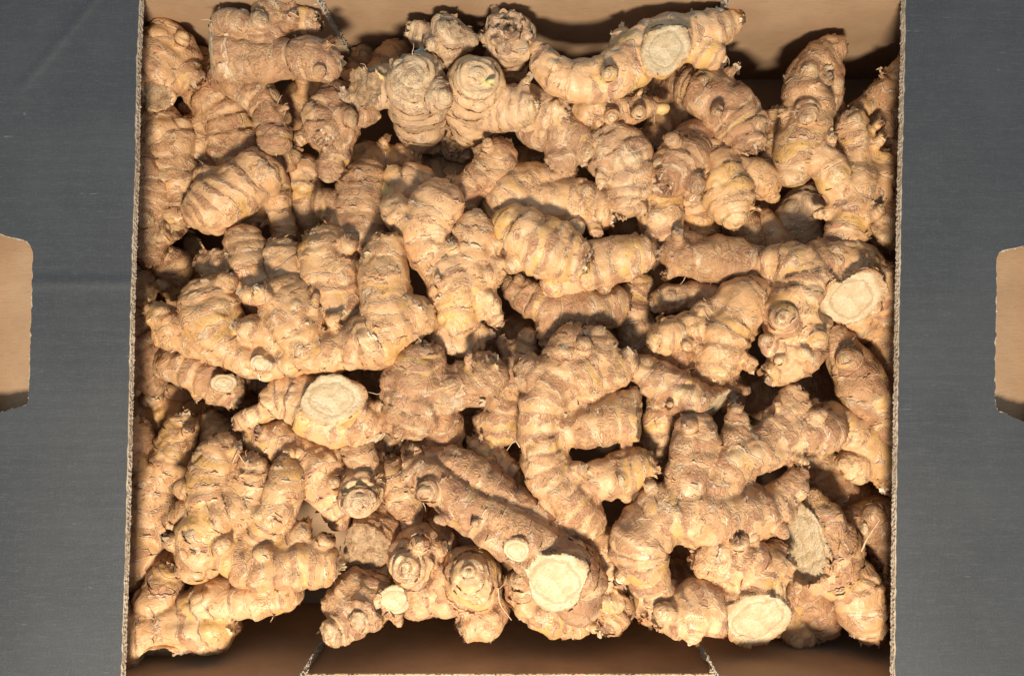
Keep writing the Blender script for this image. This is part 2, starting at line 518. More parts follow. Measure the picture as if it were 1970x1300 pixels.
def ledge(inner, hole, xout, seed):
    """black flap: outline with a ragged inner edge and a hand hole; inner/hole in photo pixels"""
    rng = np.random.default_rng(seed)
    t = 0.0048

    def fine(pts, stepm, jit):
        out = []
        for a, b in zip(pts[:-1], pts[1:]):
            n = max(1, int(np.linalg.norm(b - a) / stepm))
            for k in range(n):
                q = a + (b - a) * k / n
                out.append(q + (rng.normal(size=2) * jit if k else 0))
        out.append(pts[-1])
        return out
    inn = [W3(x, y, ZL)[:2] for x, y in inner]
    y0, y1 = inn[0][1], inn[-1][1]
    outer = fine(inn, 0.0022, 0.00016) + [np.array([xout, y1]), np.array([xout, y0])]
    hl = [W3(x, y, ZL)[:2] for x, y in hole]
    hl = fine(hl, 0.0020, 0.00022)
    # the hole runs from hl[0] (outer top) along its inner side to hl[-1] (outer bottom): cut the board into
    # an upper, a middle and a lower field that share their corners
    bm = bmesh.new()
    vo = [bm.verts.new((p[0], p[1], ZL)) for p in outer]
    vh = [bm.verts.new((p[0], p[1], ZL)) for p in hl]
    n_in = len(outer) - 2
    ks = [min(range(n_in), key=lambda i: abs(outer[i][1] - hl[j][1])) for j in (0, len(hl) - 1)]
    k0, k1 = ks
    bm.faces.new(vo[:k0 + 1] + [vh[0], vo[-1]])
    bm.faces.new([vo[k1]] + vo[k1 + 1:n_in] + [vo[-2], vh[-1]])
    bm.faces.new(vo[k0:k1 + 1] + vh[::-1])
    bm.faces.new([vo[-1], vh[0], vh[-1], vo[-2]])
    bmesh.ops.triangulate(bm, faces=list(bm.faces))
    bmesh.ops.recalc_face_normals(bm, faces=bm.faces)
    for f in bm.faces:
        if f.normal.z < 0:
            f.normal_flip()
    top = list(bm.faces)
    loops = [(vo, None), (vh, None)]
    vm = {}
    for v in list(bm.verts):
        vm[v] = bm.verts.new((v.co.x, v.co.y, ZL - t))
    for f in top:
        g = bm.faces.new([vm[v] for v in reversed(f.verts)])
        g.material_index = 1
    for vs, es in loops:
        n = len(vs)
        for i in range(n):
            a, b = vs[i], vs[(i + 1) % n]
            f = bm.faces.new((a, b, vm[b], vm[a]))
            f.material_index = 2
    bmesh.ops.recalc_face_normals(bm, faces=bm.faces)
    me = bpy.data.meshes.new("side_flap")
    bm.to_mesh(me)
    bm.free()
    for m_ in (BLACK, KRAFT, EDGE):
        me.materials.append(m_)
    o = bpy.data.objects.new("side_flap", me)
    COL.objects.link(o)
    o.parent = box
    o['label'] = "black printed flap with a hand hole, at the " + ("left" if xout < 0 else "right") + " of the ginger"
    s = 1 if xout < 0 else -1
    for a, b in zip(inn[:-1], inn[1:]):
        board_edge("cut_edge", (a[0], a[1], ZL - 0.0003), (b[0], b[1], ZL - 0.0003), (s, 0, 0), (0, 0, -1), t - 0.0004, o,
                   seed=seed + int(abs(a[1]) * 999), ragged=0.0002)
    for a, b in zip(hole[:-1], hole[1:]):
        A, B = W3(*a, ZL), W3(*b, ZL)
        dd = (B - A) / np.linalg.norm(B - A)
        nrm = np.array([-dd[1], dd[0], 0]) * (1 if xout < 0 else -1) * -1
        if np.linalg.norm(B - A) > 0.004 and min(a[0], b[0]) > -40 and max(a[0], b[0]) < 2010:
            board_edge("cut_edge", A - [0, 0, 0.0002], B - [0, 0, 0.0002], nrm, (0, 0, -1), 0.0022, o, seed=seed + 77, plies=1, ragged=0.0003)
    return o


ledge([(270, -50), (262, 130), (259, 330), (251, 560), (247, 780), (242, 1000), (236, 1180), (231, 1350)],
      [(-42, 447), (2, 450), (30, 458), (46, 462), (58, 472), (63, 485), (60, 620), (55, 768), (50, 780), (2, 794), (-42, 798)],
      -0.2785, 3)
ledge([(1744, -50), (1741, 130), (1735, 380), (1730, 640), (1727, 860), (1724, 1060), (1722, 1350)],
      [(2012, 470), (1968, 473), (1936, 480), (1922, 486), (1917, 498), (1916, 620), (1914, 768), (1919, 790), (1968, 811), (2012, 818)],
      0.2785, 4)
# second brown layer under each hand hole
for s in (-1, 1):
    v = np.array([[s * 0.2335, -0.17, ZL - 0.0085], [s * 0.2335, 0.17, ZL - 0.0085], [s * 0.2715, 0.17, ZL - 0.014], [s * 0.2715, -0.17, ZL - 0.014]])
    v = np.vstack([v, v - [0, 0, 0.003]])
    mesh_obj("inner_flap", v, [[0, 1, 2, 3] if s < 0 else [3, 2, 1, 0], [7, 6, 5, 4] if s < 0 else [4, 5, 6, 7],
                               [0, 1, 5, 4], [1, 2, 6, 5], [2, 3, 7, 6], [3, 0, 4, 7]], KRAFT, box, smooth=False)
# ---------------------------------------------------------------- ginger builder
VOX = 0.00122


def catmull(N, sub_len=0.55):
    """N rows (x, y, z, r): smooth resample"""
    N = np.asarray(N, float)
    if len(N) == 1:
        return N
    P = np.vstack([2 * N[0] - N[1], N, 2 * N[-1] - N[-2]])
    out = []
    for i in range(1, len(P) - 2):
        L = np.linalg.norm(P[i + 1, :3] - P[i, :3])
        n = max(1, int(math.ceil(L / (sub_len * max(0.004, min(P[i, 3], P[i + 1, 3]))))))
        for k in range(n):
            t = k / n
            a, b, c, d = P[i - 1], P[i], P[i + 1], P[i + 2]
            q = 0.5 * (2 * b + (c - a) * t + (2 * a - 5 * b + 4 * c - d) * t * t + (3 * b - a - 3 * c + d) * t ** 3)
            q[3] = b[3] + (c[3] - b[3]) * (t * t * (3 - 2 * t))
            out.append(q)
    out.append(N[-1])
    return np.array(out)


def surface_nets(Fd, org, h):
    s = Fd < 0
    s8 = s.astype(np.int8)
    cs = (s8[:-1, :-1, :-1] + s8[1:, :-1, :-1] + s8[:-1, 1:, :-1] + s8[1:, 1:, :-1]
          + s8[:-1, :-1, 1:] + s8[1:, :-1, 1:] + s8[:-1, 1:, 1:] + s8[1:, 1:, 1:])
    act = (cs > 0) & (cs < 8)
    cells = np.argwhere(act)
    idx = np.full(act.shape, -1, np.int32)
    idx[act] = np.arange(len(cells))
    pos = np.zeros((len(cells), 3))
    cnt = np.zeros(len(cells))
    corners = [(0, 0, 0), (1, 0, 0), (0, 1, 0), (1, 1, 0), (0, 0, 1), (1, 0, 1), (0, 1, 1), (1, 1, 1)]
    val = {c: Fd[cells[:, 0] + c[0], cells[:, 1] + c[1], cells[:, 2] + c[2]] for c in corners}
    for a in corners:
        for ax in range(3):
            if a[ax] == 0:
                b = list(a); b[ax] = 1; b = tuple(b)
                fa, fb = val[a], val[b]
                m = (fa < 0) != (fb < 0)
                t = np.where(m, fa / np.where(fa - fb == 0, 1, fa - fb), 0)
                q = np.array(a, float)[None, :] + t[:, None] * (np.array(b) - np.array(a))[None, :]
                pos += q * m[:, None]
                cnt += m
    V = (cells + pos / cnt[:, None]) * h + org
    quads = []
    for ax in range(3):
        o1, o2 = [(1, 2), (2, 0), (0, 1)][ax]
        sl0 = [slice(None)] * 3; sl1 = [slice(None)] * 3
        sl0[ax] = slice(0, -1); sl1[ax] = slice(1, None)
        a, b = s[tuple(sl0)], s[tuple(sl1)]
        e = np.argwhere(a != b)
        ok = (e[:, o1] > 0) & (e[:, o2] > 0) & (e[:, o1] < s.shape[o1] - 1) & (e[:, o2] < s.shape[o2] - 1)
        e = e[ok]
        inside = a[e[:, 0], e[:, 1], e[:, 2]]
        c = []
        for d1, d2 in ((-1, -1), (0, -1), (0, 0), (-1, 0)):
            q = e.copy(); q[:, o1] += d1; q[:, o2] += d2
            c.append(idx[q[:, 0], q[:, 1], q[:, 2]])
        q = np.stack(c, 1)
        q[~inside] = q[~inside][:, ::-1]
        quads.append(q)
    return V, np.vstack(quads)


def vnormals(V, F):
    a, b, c, d = V[F[:, 0]], V[F[:, 1]], V[F[:, 2]], V[F[:, 3]]
    fn = np.cross(c - a, d - b)
    N = np.zeros_like(V)
    for k in range(3):
        acc = np.zeros(len(V))
        for j in range(4):
            acc += np.bincount(F[:, j], fn[:, k], len(V))
        N[:, k] = acc
    return N / (np.linalg.norm(N, axis=1)[:, None] + 1e-15)


def seg_eval(P, A, B, ra, rb):
    """signed distance and parameter of points to a tapered capsule"""
    d = B - A
    L2 = max(float(d @ d), 1e-12)
    q = P - A
    t = np.clip((q @ d) / L2, 0, 1)
    r = ra + (rb - ra) * t
    dist = np.sqrt(((q - t[:, None] * d) ** 2).sum(1))
    return dist - r, t


class Chain:
    pass


PIECES = []


def P(label, rank, *chains, tint=None, k=0.0045, name='ginger_root', fill=False, roots=3, dz=0.0, pap=None, knobs=True):
    PIECES.append(dict(label=label, rank=rank, chains=chains, tint=tint, k=k, name=name, fill=fill, roots=roots, dz=dz, pap=pap, knobs=knobs))


RANKZ = {9: .0905, 8: .0845, 7: .0775, 6: .070, 5: .0625, 4: .054, 3: .043, 2: .031, 1: .018}


def to_world(pc, z0):
    out = []
    kz = (CZ - z0) / FPX
    for ch in pc['chains']:
        nodes = []
        for nd in ch[2]:
            x, y, r = nd[:3]
            z = z0 + (nd[3] if len(nd) > 3 else 0) * kz
            p = W3(x, y, z)
            nodes.append([p[0], p[1], p[2], 1.06 * r * (CZ - z) / FPX])
        out.append(np.array(nodes))
    return out


def settle():
    """lower roots sink until they no longer run through the roots lying on them"""
    order = sorted(range(len(PIECES)), key=lambda i: -PIECES[i]['rank'])
    done = []
    for i in order:
        pc = PIECES[i]
        z0 = RANKZ[pc['rank']] + pc['dz']
        for it in range(3):
            S = np.vstack([catmull(n, 0.9) for n in to_world(pc, z0)])
            need = 0.0
            for T, rk in done:
                if rk <= pc['rank']:
                    continue
                dx = S[:, None, :2] - T[None, :, :2]
                d2 = (dx ** 2).sum(2)
                R = (S[:, None, 3] + T[None, :, 3]) * 0.66
                m = d2 < R * R
                if m.any():
                    gap = np.sqrt(np.maximum(R * R - d2, 0))
                    over = gap - (T[None, :, 2] - S[:, None, 2])
                    need = max(need, float((over * m).max()))
            low = float((S[:, 2] - S[:, 3]).min())
            lim = max(0.0, min(0.013, low - 0.001))
            stepz = min(need, lim)
            if stepz < 0.0006:
                break
            z0 -= stepz
        low = float((S[:, 2] - S[:, 3]).min())
        pc['z0'] = z0
        S = np.vstack([catmull(n, 0.9) for n in to_world(pc, z0)])
        done.append((S, pc['rank']))


GROUP = 'ginger roots heaped in the carton'
NEW = dict(n=0)


def build_piece(pi, pc):
    rng = np.random.default_rng(1000 + pi)
    h = VOX * (1.45 if pc['fill'] else 1.0)
    chains = []

    def make_chain(kind, tip, nodes, facing, rng):
        c = Chain()
        c.kind, c.tip = kind, str(tip)
        c.S = catmull(nodes)
        c.seg = np.linalg.norm(np.diff(c.S[:, :3], axis=0), axis=1)
        c.cum = np.concatenate([[0], np.cumsum(c.seg)])
        L = c.cum[-1]
        d = c.S[-1, :3] - c.S[-2, :3]
        c.dir = d / np.linalg.norm(d)
        c.rt = c.S[-1, 3]
        if facing is not None:
            n = np.array([facing[0], -facing[1], facing[2]], float)
            c.n = n / np.linalg.norm(n)
        else:
            c.n = c.dir
        # ring positions, from beyond the tip backwards
        tot = L + c.rt * 1.6
        pos = [tot]
        s = 0.0021
        while pos[-1] > -0.03:
            q = pos[-1] - s * rng.uniform(0.75, 1.35)
            pos.append(q)
            s = min(s * 1.30 + 0.0003, rng.uniform(0.0075, 0.0130))
        c.ring = np.array(pos[::-1])
        c.rnd = rng.random()
        c.off = rng.uniform(-5, 5, 3)
        # parallel transport frame
        T = np.gradient(c.S[:, :3], axis=0)
        T /= np.linalg.norm(T, axis=1)[:, None]
        e = np.cross(T[0], [0.3, 0.5, 0.81]); e /= np.linalg.norm(e)
        E = [e]
        for i in range(1, len(T)):
            e = E[-1] - T[i] * (E[-1] @ T[i]); e /= np.linalg.norm(e); E.append(e)
        c.T, c.E1 = T, np.array(E)
        c.E2 = np.cross(T, c.E1)
        return c

    for ch, nodes in zip(pc['chains'], to_world(pc, pc['z0'])):
        chains.append(make_chain(ch[0], ch[1], nodes, ch[3] if len(ch) > 3 else None, rng))
    if not pc['fill'] and pc['knobs']:        # small side buds along the longer fingers
        for c0 in list(chains):
            if c0.kind == 'bud' or c0.cum[-1] < 0.022 or rng.random() > 0.75:
                continue
            for _ in range(int(rng.integers(1, 3))):
                i = int(rng.integers(len(c0.S) // 4, max(len(c0.S) // 4 + 1, len(c0.S) - 1)))
                r0 = c0.S[i, 3]
                if r0 < 0.008:
                    continue
                for _t in range(12):
                    th = rng.uniform(0, 6.283)
                    d = c0.E1[i] * math.cos(th) + c0.E2[i] * math.sin(th) + c0.T[i] * rng.uniform(0.0, 0.6)
                    d /= np.linalg.norm(d)
                    if 0.05 < d[2] < 0.85:
                        break
                rr = r0 * rng.uniform(0.26, 0.42)
                ext = rng.uniform(0.0005, 0.0040)
                p0 = c0.S[i, :3]
                if any(k.tip in ('cut', 'torn') and np.linalg.norm(p0 + d * r0 - k.S[-1, :3]) < k.rt * 1.5 + rr for k in chains):
                    continue
                nodes = np.array([[*(p0 + d * r0 * 0.45), rr * 1.25], [*(p0 + d * (r0 * 0.85)), rr * 1.1],
                                  [*(p0 + d * (r0 * 0.98 + ext) + c0.T[i] * 0.0015), rr * 0.8]])
                c = make_chain('knob', rng.choice(['eye', 'dry', 'round']), nodes, None, rng)
                chains.append(c)
    allS = np.vstack([c.S for c in chains])
    lo = (allS[:, :3] - allS[:, 3:4]).min(0) - 0.004
    hi = (allS[:, :3] + allS[:, 3:4]).max(0) + 0.004
    dim = np.ceil((hi - lo) / h).astype(int) + 1
    Fd = np.full(dim, 0.05, np.float32)
    cuts = []
    for c in chains:
        G = np.full(dim, 0.05, np.float32)
        for i in range(len(c.S) - 1):
            A, B = c.S[i], c.S[i + 1]
            R = max(A[3], B[3]) + 0.006
            a0 = np.maximum(((np.minimum(A[:3], B[:3]) - R - lo) / h).astype(int), 0)
            a1 = np.minimum(((np.maximum(A[:3], B[:3]) + R - lo) / h).astype(int) + 2, dim)
            ax = [lo[k] + h * np.arange(a0[k], a1[k]) for k in range(3)]
            d = B[:3] - A[:3]
            L2 = max(float(d @ d), 1e-12)
            qx = (ax[0] - A[0])[:, None, None]; qy = (ax[1] - A[1])[None, :, None]; qz = (ax[2] - A[2])[None, None, :]
            t = np.clip((qx * d[0] + qy * d[1] + qz * d[2]) / L2, 0, 1)
            dist = np.sqrt((qx - t * d[0]) ** 2 + (qy - t * d[1]) ** 2 + (qz - t * d[2]) ** 2) - (A[3] + (B[3] - A[3]) * t)
            sl = tuple(slice(a0[k], a1[k]) for k in range(3))
            G[sl] = np.minimum(G[sl], dist)
        if c.tip in ('cut', 'torn'):
            ct = c.S[-1, :3]
            ax = [lo[k] + h * np.arange(dim[k]) for k in range(3)]
            qx = (ax[0] - ct[0])[:, None, None]; qy = (ax[1] - ct[1])[None, :, None]; qz = (ax[2] - ct[2])[None, None, :]
            pd = qx * c.n[0] + qy * c.n[1] + qz * c.n[2]
            e1 = np.cross(c.n, [0.2, 0.9, 0.4]); e1 /= np.linalg.norm(e1)
            e2 = np.cross(c.n, e1)
            phi = np.arctan2(qx * e2[0] + qy * e2[1] + qz * e2[2], qx * e1[0] + qy * e1[1] + qz * e1[2])
            p1, p2 = rng.uniform(0, 6.28, 2)
            c.irr = lambda a, r=c.rt, p1=p1, p2=p2: r * (0.13 * np.sin(2 * a + p1) + 0.07 * np.sin(3 * a + p2))
            c.phi = c.irr(phi).astype(np.float32)
            G = G + c.phi * np.exp(-(pd / (0.9 * c.rt)) ** 2).astype(np.float32)
            G = np.maximum(G, pd.astype(np.float32))
            c.ct = ct
            cuts.append((c, pd))
        kk = pc['k'] * 0.45
        hh = np.clip(0.5 + 0.5 * (G - Fd) / kk, 0, 1)
        Fd = G * (1 - hh) + Fd * hh - kk * hh * (1 - hh)
    ax = [lo[k] + h * np.arange(dim[k]) for k in range(3)]
    for c, pd in cuts:                     # slice away whatever stands in front of a cut
        rd = np.sqrt(np.maximum((ax[0] - c.ct[0])[:, None, None] ** 2 + (ax[1] - c.ct[1])[None, :, None] ** 2
                                + (ax[2] - c.ct[2])[None, None, :] ** 2 - pd ** 2, 0))
        Fd = np.maximum(Fd, np.minimum(pd, (c.rt * 1.06 - rd - c.phi) * 0.55).astype(np.float32))
    V, Q = surface_nets(Fd, lo, h)
    N = vnormals(V, Q)

    def chain_eval(c, Pn):
        best = np.full(len(Pn), 9.0); bi = np.zeros(len(Pn), int); bt = np.zeros(len(Pn))
        for i in range(len(c.S) - 1):
            d, t = seg_eval(Pn, c.S[i, :3], c.S[i + 1, :3], c.S[i, 3], c.S[i + 1, 3])
            m = d < best
            best[m] = d[m]; bi[m] = i; bt[m] = t[m]
        return best, bi, bt

    def chain_coords(c, Pn, bi, bt):
        A = c.S[bi, :3]; B = c.S[bi + 1, :3]
        ctr = A + (B - A) * bt[:, None]
        rad = Pn - ctr
        T = c.T[bi] * (1 - bt)[:, None] + c.T[bi + 1] * bt[:, None]
        a = c.cum[bi] + c.seg[bi] * bt
        al = (rad * T).sum(1)
        perp = np.sqrt(np.maximum((rad ** 2).sum(1) - al ** 2, 1e-12))
        end = (bi == len(c.S) - 2) & (bt > 0.999)
        ang = np.arctan2(np.maximum(al, 0), perp)
        a = np.where(end, c.cum[-1] + c.rt * ang, a + al)
        beg = (bi == 0) & (bt < 0.001)
        a = np.where(beg, -np.arctan2(np.maximum(-al, 0), perp) * c.S[0, 3], a)
        u = (rad * c.E1[bi]).sum(1); v = (rad * c.E2[bi]).sum(1)
        ph = np.interp(a, c.ring, np.arange(len(c.ring)))
        tipn = np.where(end, ang / (math.pi / 2), 0.0)
        return a, u, v, ph, tipn, T

    D = np.stack([chain_eval(c, V)[0] for c in chains], 1)
    own = D.argmin(1)
    so = np.sort(D, axis=1)
    fade = np.clip((so[:, 1] - so[:, 0]) / 0.003, 0, 1) if len(chains) > 1 else np.ones(len(V))
    disp = np.zeros(len(V))
    eyes = np.zeros(len(V))
    cutid = np.full(len(V), -1)
    for ci, c in enumerate(chains):
        if c.tip in ('cut', 'torn'):
            pd = (V - c.ct) @ c.n
            rd = np.linalg.norm((V - c.ct) - pd[:, None] * c.n, axis=1)
            cutid[(np.abs(pd) < 0.45 * h) & (rd < c.rt * 1.3)] = ci
    cutmask = cutid >= 0
    for ci, c in enumerate(chains):
        m = np.where(own == ci)[0]
        if len(m) == 0:
            continue
        _, bi, bt = chain_eval(c, V[m])
        a, u, v, ph, tipn, T = chain_coords(c, V[m], bi, bt)
        wob = vnoise(V[m] * 130 + pi, 5) * 0.14 + vnoise(V[m] * 55 + pi, 6) * 0.50
        f = (ph + wob) % 1.0
        r = c.S[bi, 3]
        saw = np.where(f < 0.12, f / 0.12, 1 - (f - 0.12) / 0.88)
        amp = np.clip(r / 0.013, 0.3, 1.15)
        if c.kind == 'bud':
            amp = amp * 0.3
        nod = np.interp(a, c.ring, np.arange(len(c.ring)))
        dd = amp * fade[m] * (0.00065 * (saw - 0.5) + 0.00055 * (np.sin(math.pi * (nod % 1.0)) - 0.62))
        # longitudinal folds
        gco = np.stack([a * 110, u * 330, v * 330], 1) + c.off
        dd += amp * 0.00012 * vnoise(gco, 8)
        if c.tip in ('eye',):
            t0 = tipn
            dd += np.where(t0 > 0.52, 0.0013, 0.0) * amp - 0.0010 * amp * np.exp(-((t0 - 0.50) / 0.07) ** 2)
            dd += 0.0011 * amp * np.exp(-((1 - t0) / 0.14) ** 2)
        elif c.tip == 'dry':
            dd += -0.0030 * amp * np.clip((tipn - 0.35) / 0.5, 0, 1) + np.clip(tipn * 1.8, 0, 1) * amp * (0.0017 * vnoise(V[m] * 330, 9) + 0.0009 * vnoise(V[m] * 640, 10))
        elif c.tip == 'knob':
            dd += np.clip(tipn, 0, 1) * amp * 0.0012 * vnoise(V[m] * 300, 9)
        if c.tip in ('cut', 'torn'):
            dd *= np.clip(1 - tipn, 0, 1)
        dd[cutmask[m]] = 0
        # eyes: small ringed bud scars scattered over the finger
        L = c.cum[-1]
        if not pc['fill'] and c.kind != 'bud' and L > 0.012:
            ne = int(rng.integers(1, 3) + L / 0.03)
            ok = np.where((N[m][:, 2] > 0.15) & (fade[m] > 0.9) & ~cutmask[m])[0]
            for vi in (rng.choice(ok, min(ne, len(ok)), replace=False) if len(ok) else []):
                q = np.linalg.norm(V[m] - V[m][vi], axis=1)
                s = rng.uniform(0.0022, 0.0045)
                near = q < 3 * s
                bump = 0.30 * s * np.exp(-(q / s) ** 2) + 0.10 * s * np.exp(-((q - 1.9 * s) / (0.35 * s)) ** 2) - 0.16 * s * np.exp(-((q - 1.45 * s) / (0.3 * s)) ** 2)
                dd += np.where(near, bump, 0)
                eyes[m] = np.maximum(eyes[m], np.exp(-(q / (1.1 * s)) ** 2))
        disp[m] += dd
    for ci, c in enumerate(chains):
        if c.tip in ('cut', 'torn'):
            on = np.where(cutid == ci)[0]
            if c.tip == 'torn':
                disp[on] = -0.0005 + 0.0011 * vnoise(V[on] * 260, 11) + 0.0006 * vnoise(V[on] * 560, 12)
            else:
                disp[on] = 0.00018 * vnoise(V[on] * 500, 13) + 0.0004 * vnoise(V[on] * 120, 14)
    sk = ~cutmask
    if len(chains) > 1:
        disp[sk] -= 0.0018 * np.exp(-((so[sk, 1] - so[sk, 0]) / 0.0021) ** 2)
    disp[sk] += (0.0023 * vnoise(V[sk] * 38 + pi * 2.3, 4) + 0.0017 * vnoise(V[sk] * 62 + pi * 3.1, 1) + 0.0010 * vnoise(V[sk] * 150 + pi * 1.7, 2) + 0.00025 * vnoise(V[sk] * 340 + pi, 3))
    V = V + N * disp[:, None]
    N = vnormals(V, Q)

    # ---- split into parts
    fo = np.stack([D[Q].mean(1)], 0)[0].argmin(1)
    cq = cutid[Q]
    fcut = (cq >= 0).sum(1) >= 3
    fo = np.where(fcut, cq.max(1), fo)
    zmin = float(V[:, 2].min())
    base = np.array([V[:, 0].mean(), V[:, 1].mean(), zmin])
    root = bpy.data.objects.new(pc['name'], None)
    COL.objects.link(root)
    root.empty_display_size = 0.02
    root.location = base
    root['label'] = pc['label']
    root['category'] = 'ginger root'
    root['group'] = GROUP
    tint = pc['tint'] if pc['tint'] is not None else rng.uniform(0.25, 0.8)
    paperiness = rng.uniform(0.15, 1.0) * (0.45 if (pc['tint'] or 0) <= 0.15 else 1.0)
    if pc['pap'] is not None:
        paperiness = pc['pap']
    stems = []
    for ci, c in enumerate(chains):
        for cut in (False, True):
            fm = (fo == ci) & (fcut == cut)
            if fm.sum() < 6:
                continue
            q = Q[fm]
            used, inv = np.unique(q, return_inverse=True)
            qi = inv.reshape(q.shape)
            pv, pn = V[used], N[used]
            _, bi, bt = chain_eval(c, pv)
            a, u, v, ph, tipn, T = chain_coords(c, pv, bi, bt)
            if cut and c.tip in ('cut', 'torn'):
                e1 = np.cross(c.n, [0.2, 0.9, 0.4]); e1 /= np.linalg.norm(e1)
                e2 = np.cross(c.n, e1)
                q0 = pv - pv.mean(0)
                x, y = q0 @ e1, q0 @ e2
                rx, ry = np.abs(x).max(), np.abs(y).max()
                gco = np.stack([x, y, np.sqrt((x / rx) ** 2 + (y / ry) ** 2)], 1)
                mo = mesh_obj('cut_face' if c.tip == 'cut' else 'broken_end', pv - base, qi,
                              CUT if c.tip == 'cut' else BROKEN, None, pn, {'gco': ('FLOAT_VECTOR', gco)})
                mo.parent = stems[-1] if stems and stems[-1].get('_c') == ci else root
                continue
            if c.kind == 'bud':
                gco = np.stack([a, u, v], 1) + c.off
                mo = mesh_obj('bud', pv - base, qi, {'green': GREEN, 'mint': BLUEBUD}.get(c.tip, BUD), root, pn, {'gco': ('FLOAT_VECTOR', gco)})
                continue
            wob = vnoise(pv * 130 + pi, 5) * 0.14 + vnoise(pv * 55 + pi, 6) * 0.50
            phw = ph + wob
            gco = np.stack([a, u, v], 1) + c.off
            tipk = np.clip((tipn - 0.25) / 0.5, 0, 1) * {'eye': 1.0, 'dry': -1.0, 'knob': 0.8, 'round': 0.5}.get(c.tip, 0.2)
            tipk = np.where(eyes[used] > 0.15, np.maximum(tipk, eyes[used]), tipk)
            info = np.stack([tipk, np.full(len(pv), c.rnd), np.full(len(pv), tint), np.full(len(pv), paperiness)], 1)
            # papery scale edges standing off the rings
            fv, ff, fsrc = [], [], []
            if not pc['fill']:
                T /= np.linalg.norm(T, axis=1)[:, None]
                f = phw % 1.0
                cand = np.where(((f < 0.10) | (f > 0.96)) & (pn[:, 2] > -0.35) & (D[used].min(1) < 0.004))[0]
                nfl = int(len(pv) / 70) + 2
                pick = rng.choice(cand, min(nfl, len(cand)), replace=False) if len(cand) else np.array([], int)
                dry = np.where(tipn > (0.45 if c.tip == 'dry' else 0.75))[0] if c.tip in ('dry', 'knob') else np.array([], int)
                if len(dry):
                    pick = np.concatenate([pick, rng.choice(dry, min(18 if c.tip == 'dry' else 4, len(dry)), replace=False)])
                nb = len(pv)
                for vi in pick:
                    p0, n0 = pv[vi], pn[vi]
                    t0 = T[vi] - n0 * (T[vi] @ n0)
                    nt = np.linalg.norm(t0)
                    if nt < 0.2:
                        t0 = np.cross(n0, rng.normal(size=3)); nt = np.linalg.norm(t0)
                    t0 = t0 / nt
                    c0 = np.cross(n0, t0)
                    w = rng.uniform(0.0016, 0.0052); l = rng.uniform(0.0006, 0.0019) * (1.5 if tipn[vi] > 0.3 else 1.0); lift = rng.uniform(0.1, 0.85)
                    R = max(0.006, c.S[bi[vi], 3])
                    M = 5
                    b0 = nb + len(fv)
                    for row in range(2):
                        for j in range(M):
                            uu = (j / (M - 1) - 0.5)
                            taper = 1.0 if row == 0 else (1 - 0.5 * abs(uu)) * rng.uniform(0.45, 1.25)
                            p = (p0 + c0 * uu * w + t0 * (l * row * taper) - n0 * ((uu * w) ** 2 / (2 * R))
                                 + n0 * (-0.0004 if row == 0 else l * lift * taper + 0.0002))
                            fv.append(p); fsrc.append(vi)
                    for j in range(M - 1):
                        ff.append([b0 + j, b0 + M + j, b0 + M + j + 1, b0 + j + 1])
            nf0 = len(qi)
            if fv:
                fs = np.array(fsrc)
                pv2 = np.vstack([pv, np.array(fv)]); pn2 = np.vstack([pn, pn[fs]])
                qi = np.vstack([qi, np.array(ff)])
                gco = np.vstack([gco, gco[fs]]); phw = np.concatenate([phw, np.floor(phw[fs]) + 0.02]); info = np.vstack([info, info[fs]])
            else:
                pv2, pn2 = pv, pn
            nm = c.kind
            mo = mesh_obj(nm, pv2 - base, qi, SKIN, root, pn2,
                          {'gco': ('FLOAT_VECTOR', gco), 'ring': ('FLOAT', phw), 'info': ('FLOAT_COLOR', info)})
            mo['_c'] = ci
            stems.append(mo)
            # stray rootlets
            if not pc['fill'] and ci < pc['roots']:
                up = np.where(pn[:, 2] > 0.0)[0]
                if len(up) and rng.random() < 0.9:
                    vi = rng.choice(up)
                    dvec = pn[vi] * 0.6 + rng.normal(size=3) * 0.5
                    dvec[2] = abs(dvec[2]) * 0.4
                    make_rootlet(pv[vi] - pn[vi] * 0.001, dvec, rng.uniform(0.004, 0.010), rng, root, base)
    for o in stems:
        del o['_c']
    kids = [o for o in COL.objects if o.parent is root] if len(stems) == 1 else []
    if len(kids) == 1:                     # a plain single lobe: the mesh itself is the thing
        o = kids[0]
        sub = [c for c in COL.objects if c.parent is o]
        o.parent = None
        o.location = base
        for key in ('label', 'category', 'group'):
            o[key] = root[key]
        bpy.data.objects.remove(root)
        o.name = pc['name']
        for c in sub:
            c.parent = o
        root = o
    return root


def make_rootlet(p, d, L, rng, root, base, r=0.00028):
    d = d / np.linalg.norm(d)
    pts = [p]
    n = 7
    for i in range(n):
        d = d + rng.normal(size=3) * 0.32
        d /= np.linalg.norm(d)
        pts.append(pts[-1] + d * L / n)
    rad = np.linspace(r, r * 0.45, n + 1)
    v, f = tube(pts, rad, 5)
    return mesh_obj('rootlet', v - base, f, ROOT, root)
# ---------------------------------------------------------------- the ginger, piece by piece
# each chain: (part name, tip, [(photo x, photo y, radius px, lift px)], facing of a cut)
B, F_, K, S = 'body', 'finger', 'knob', 'stub'

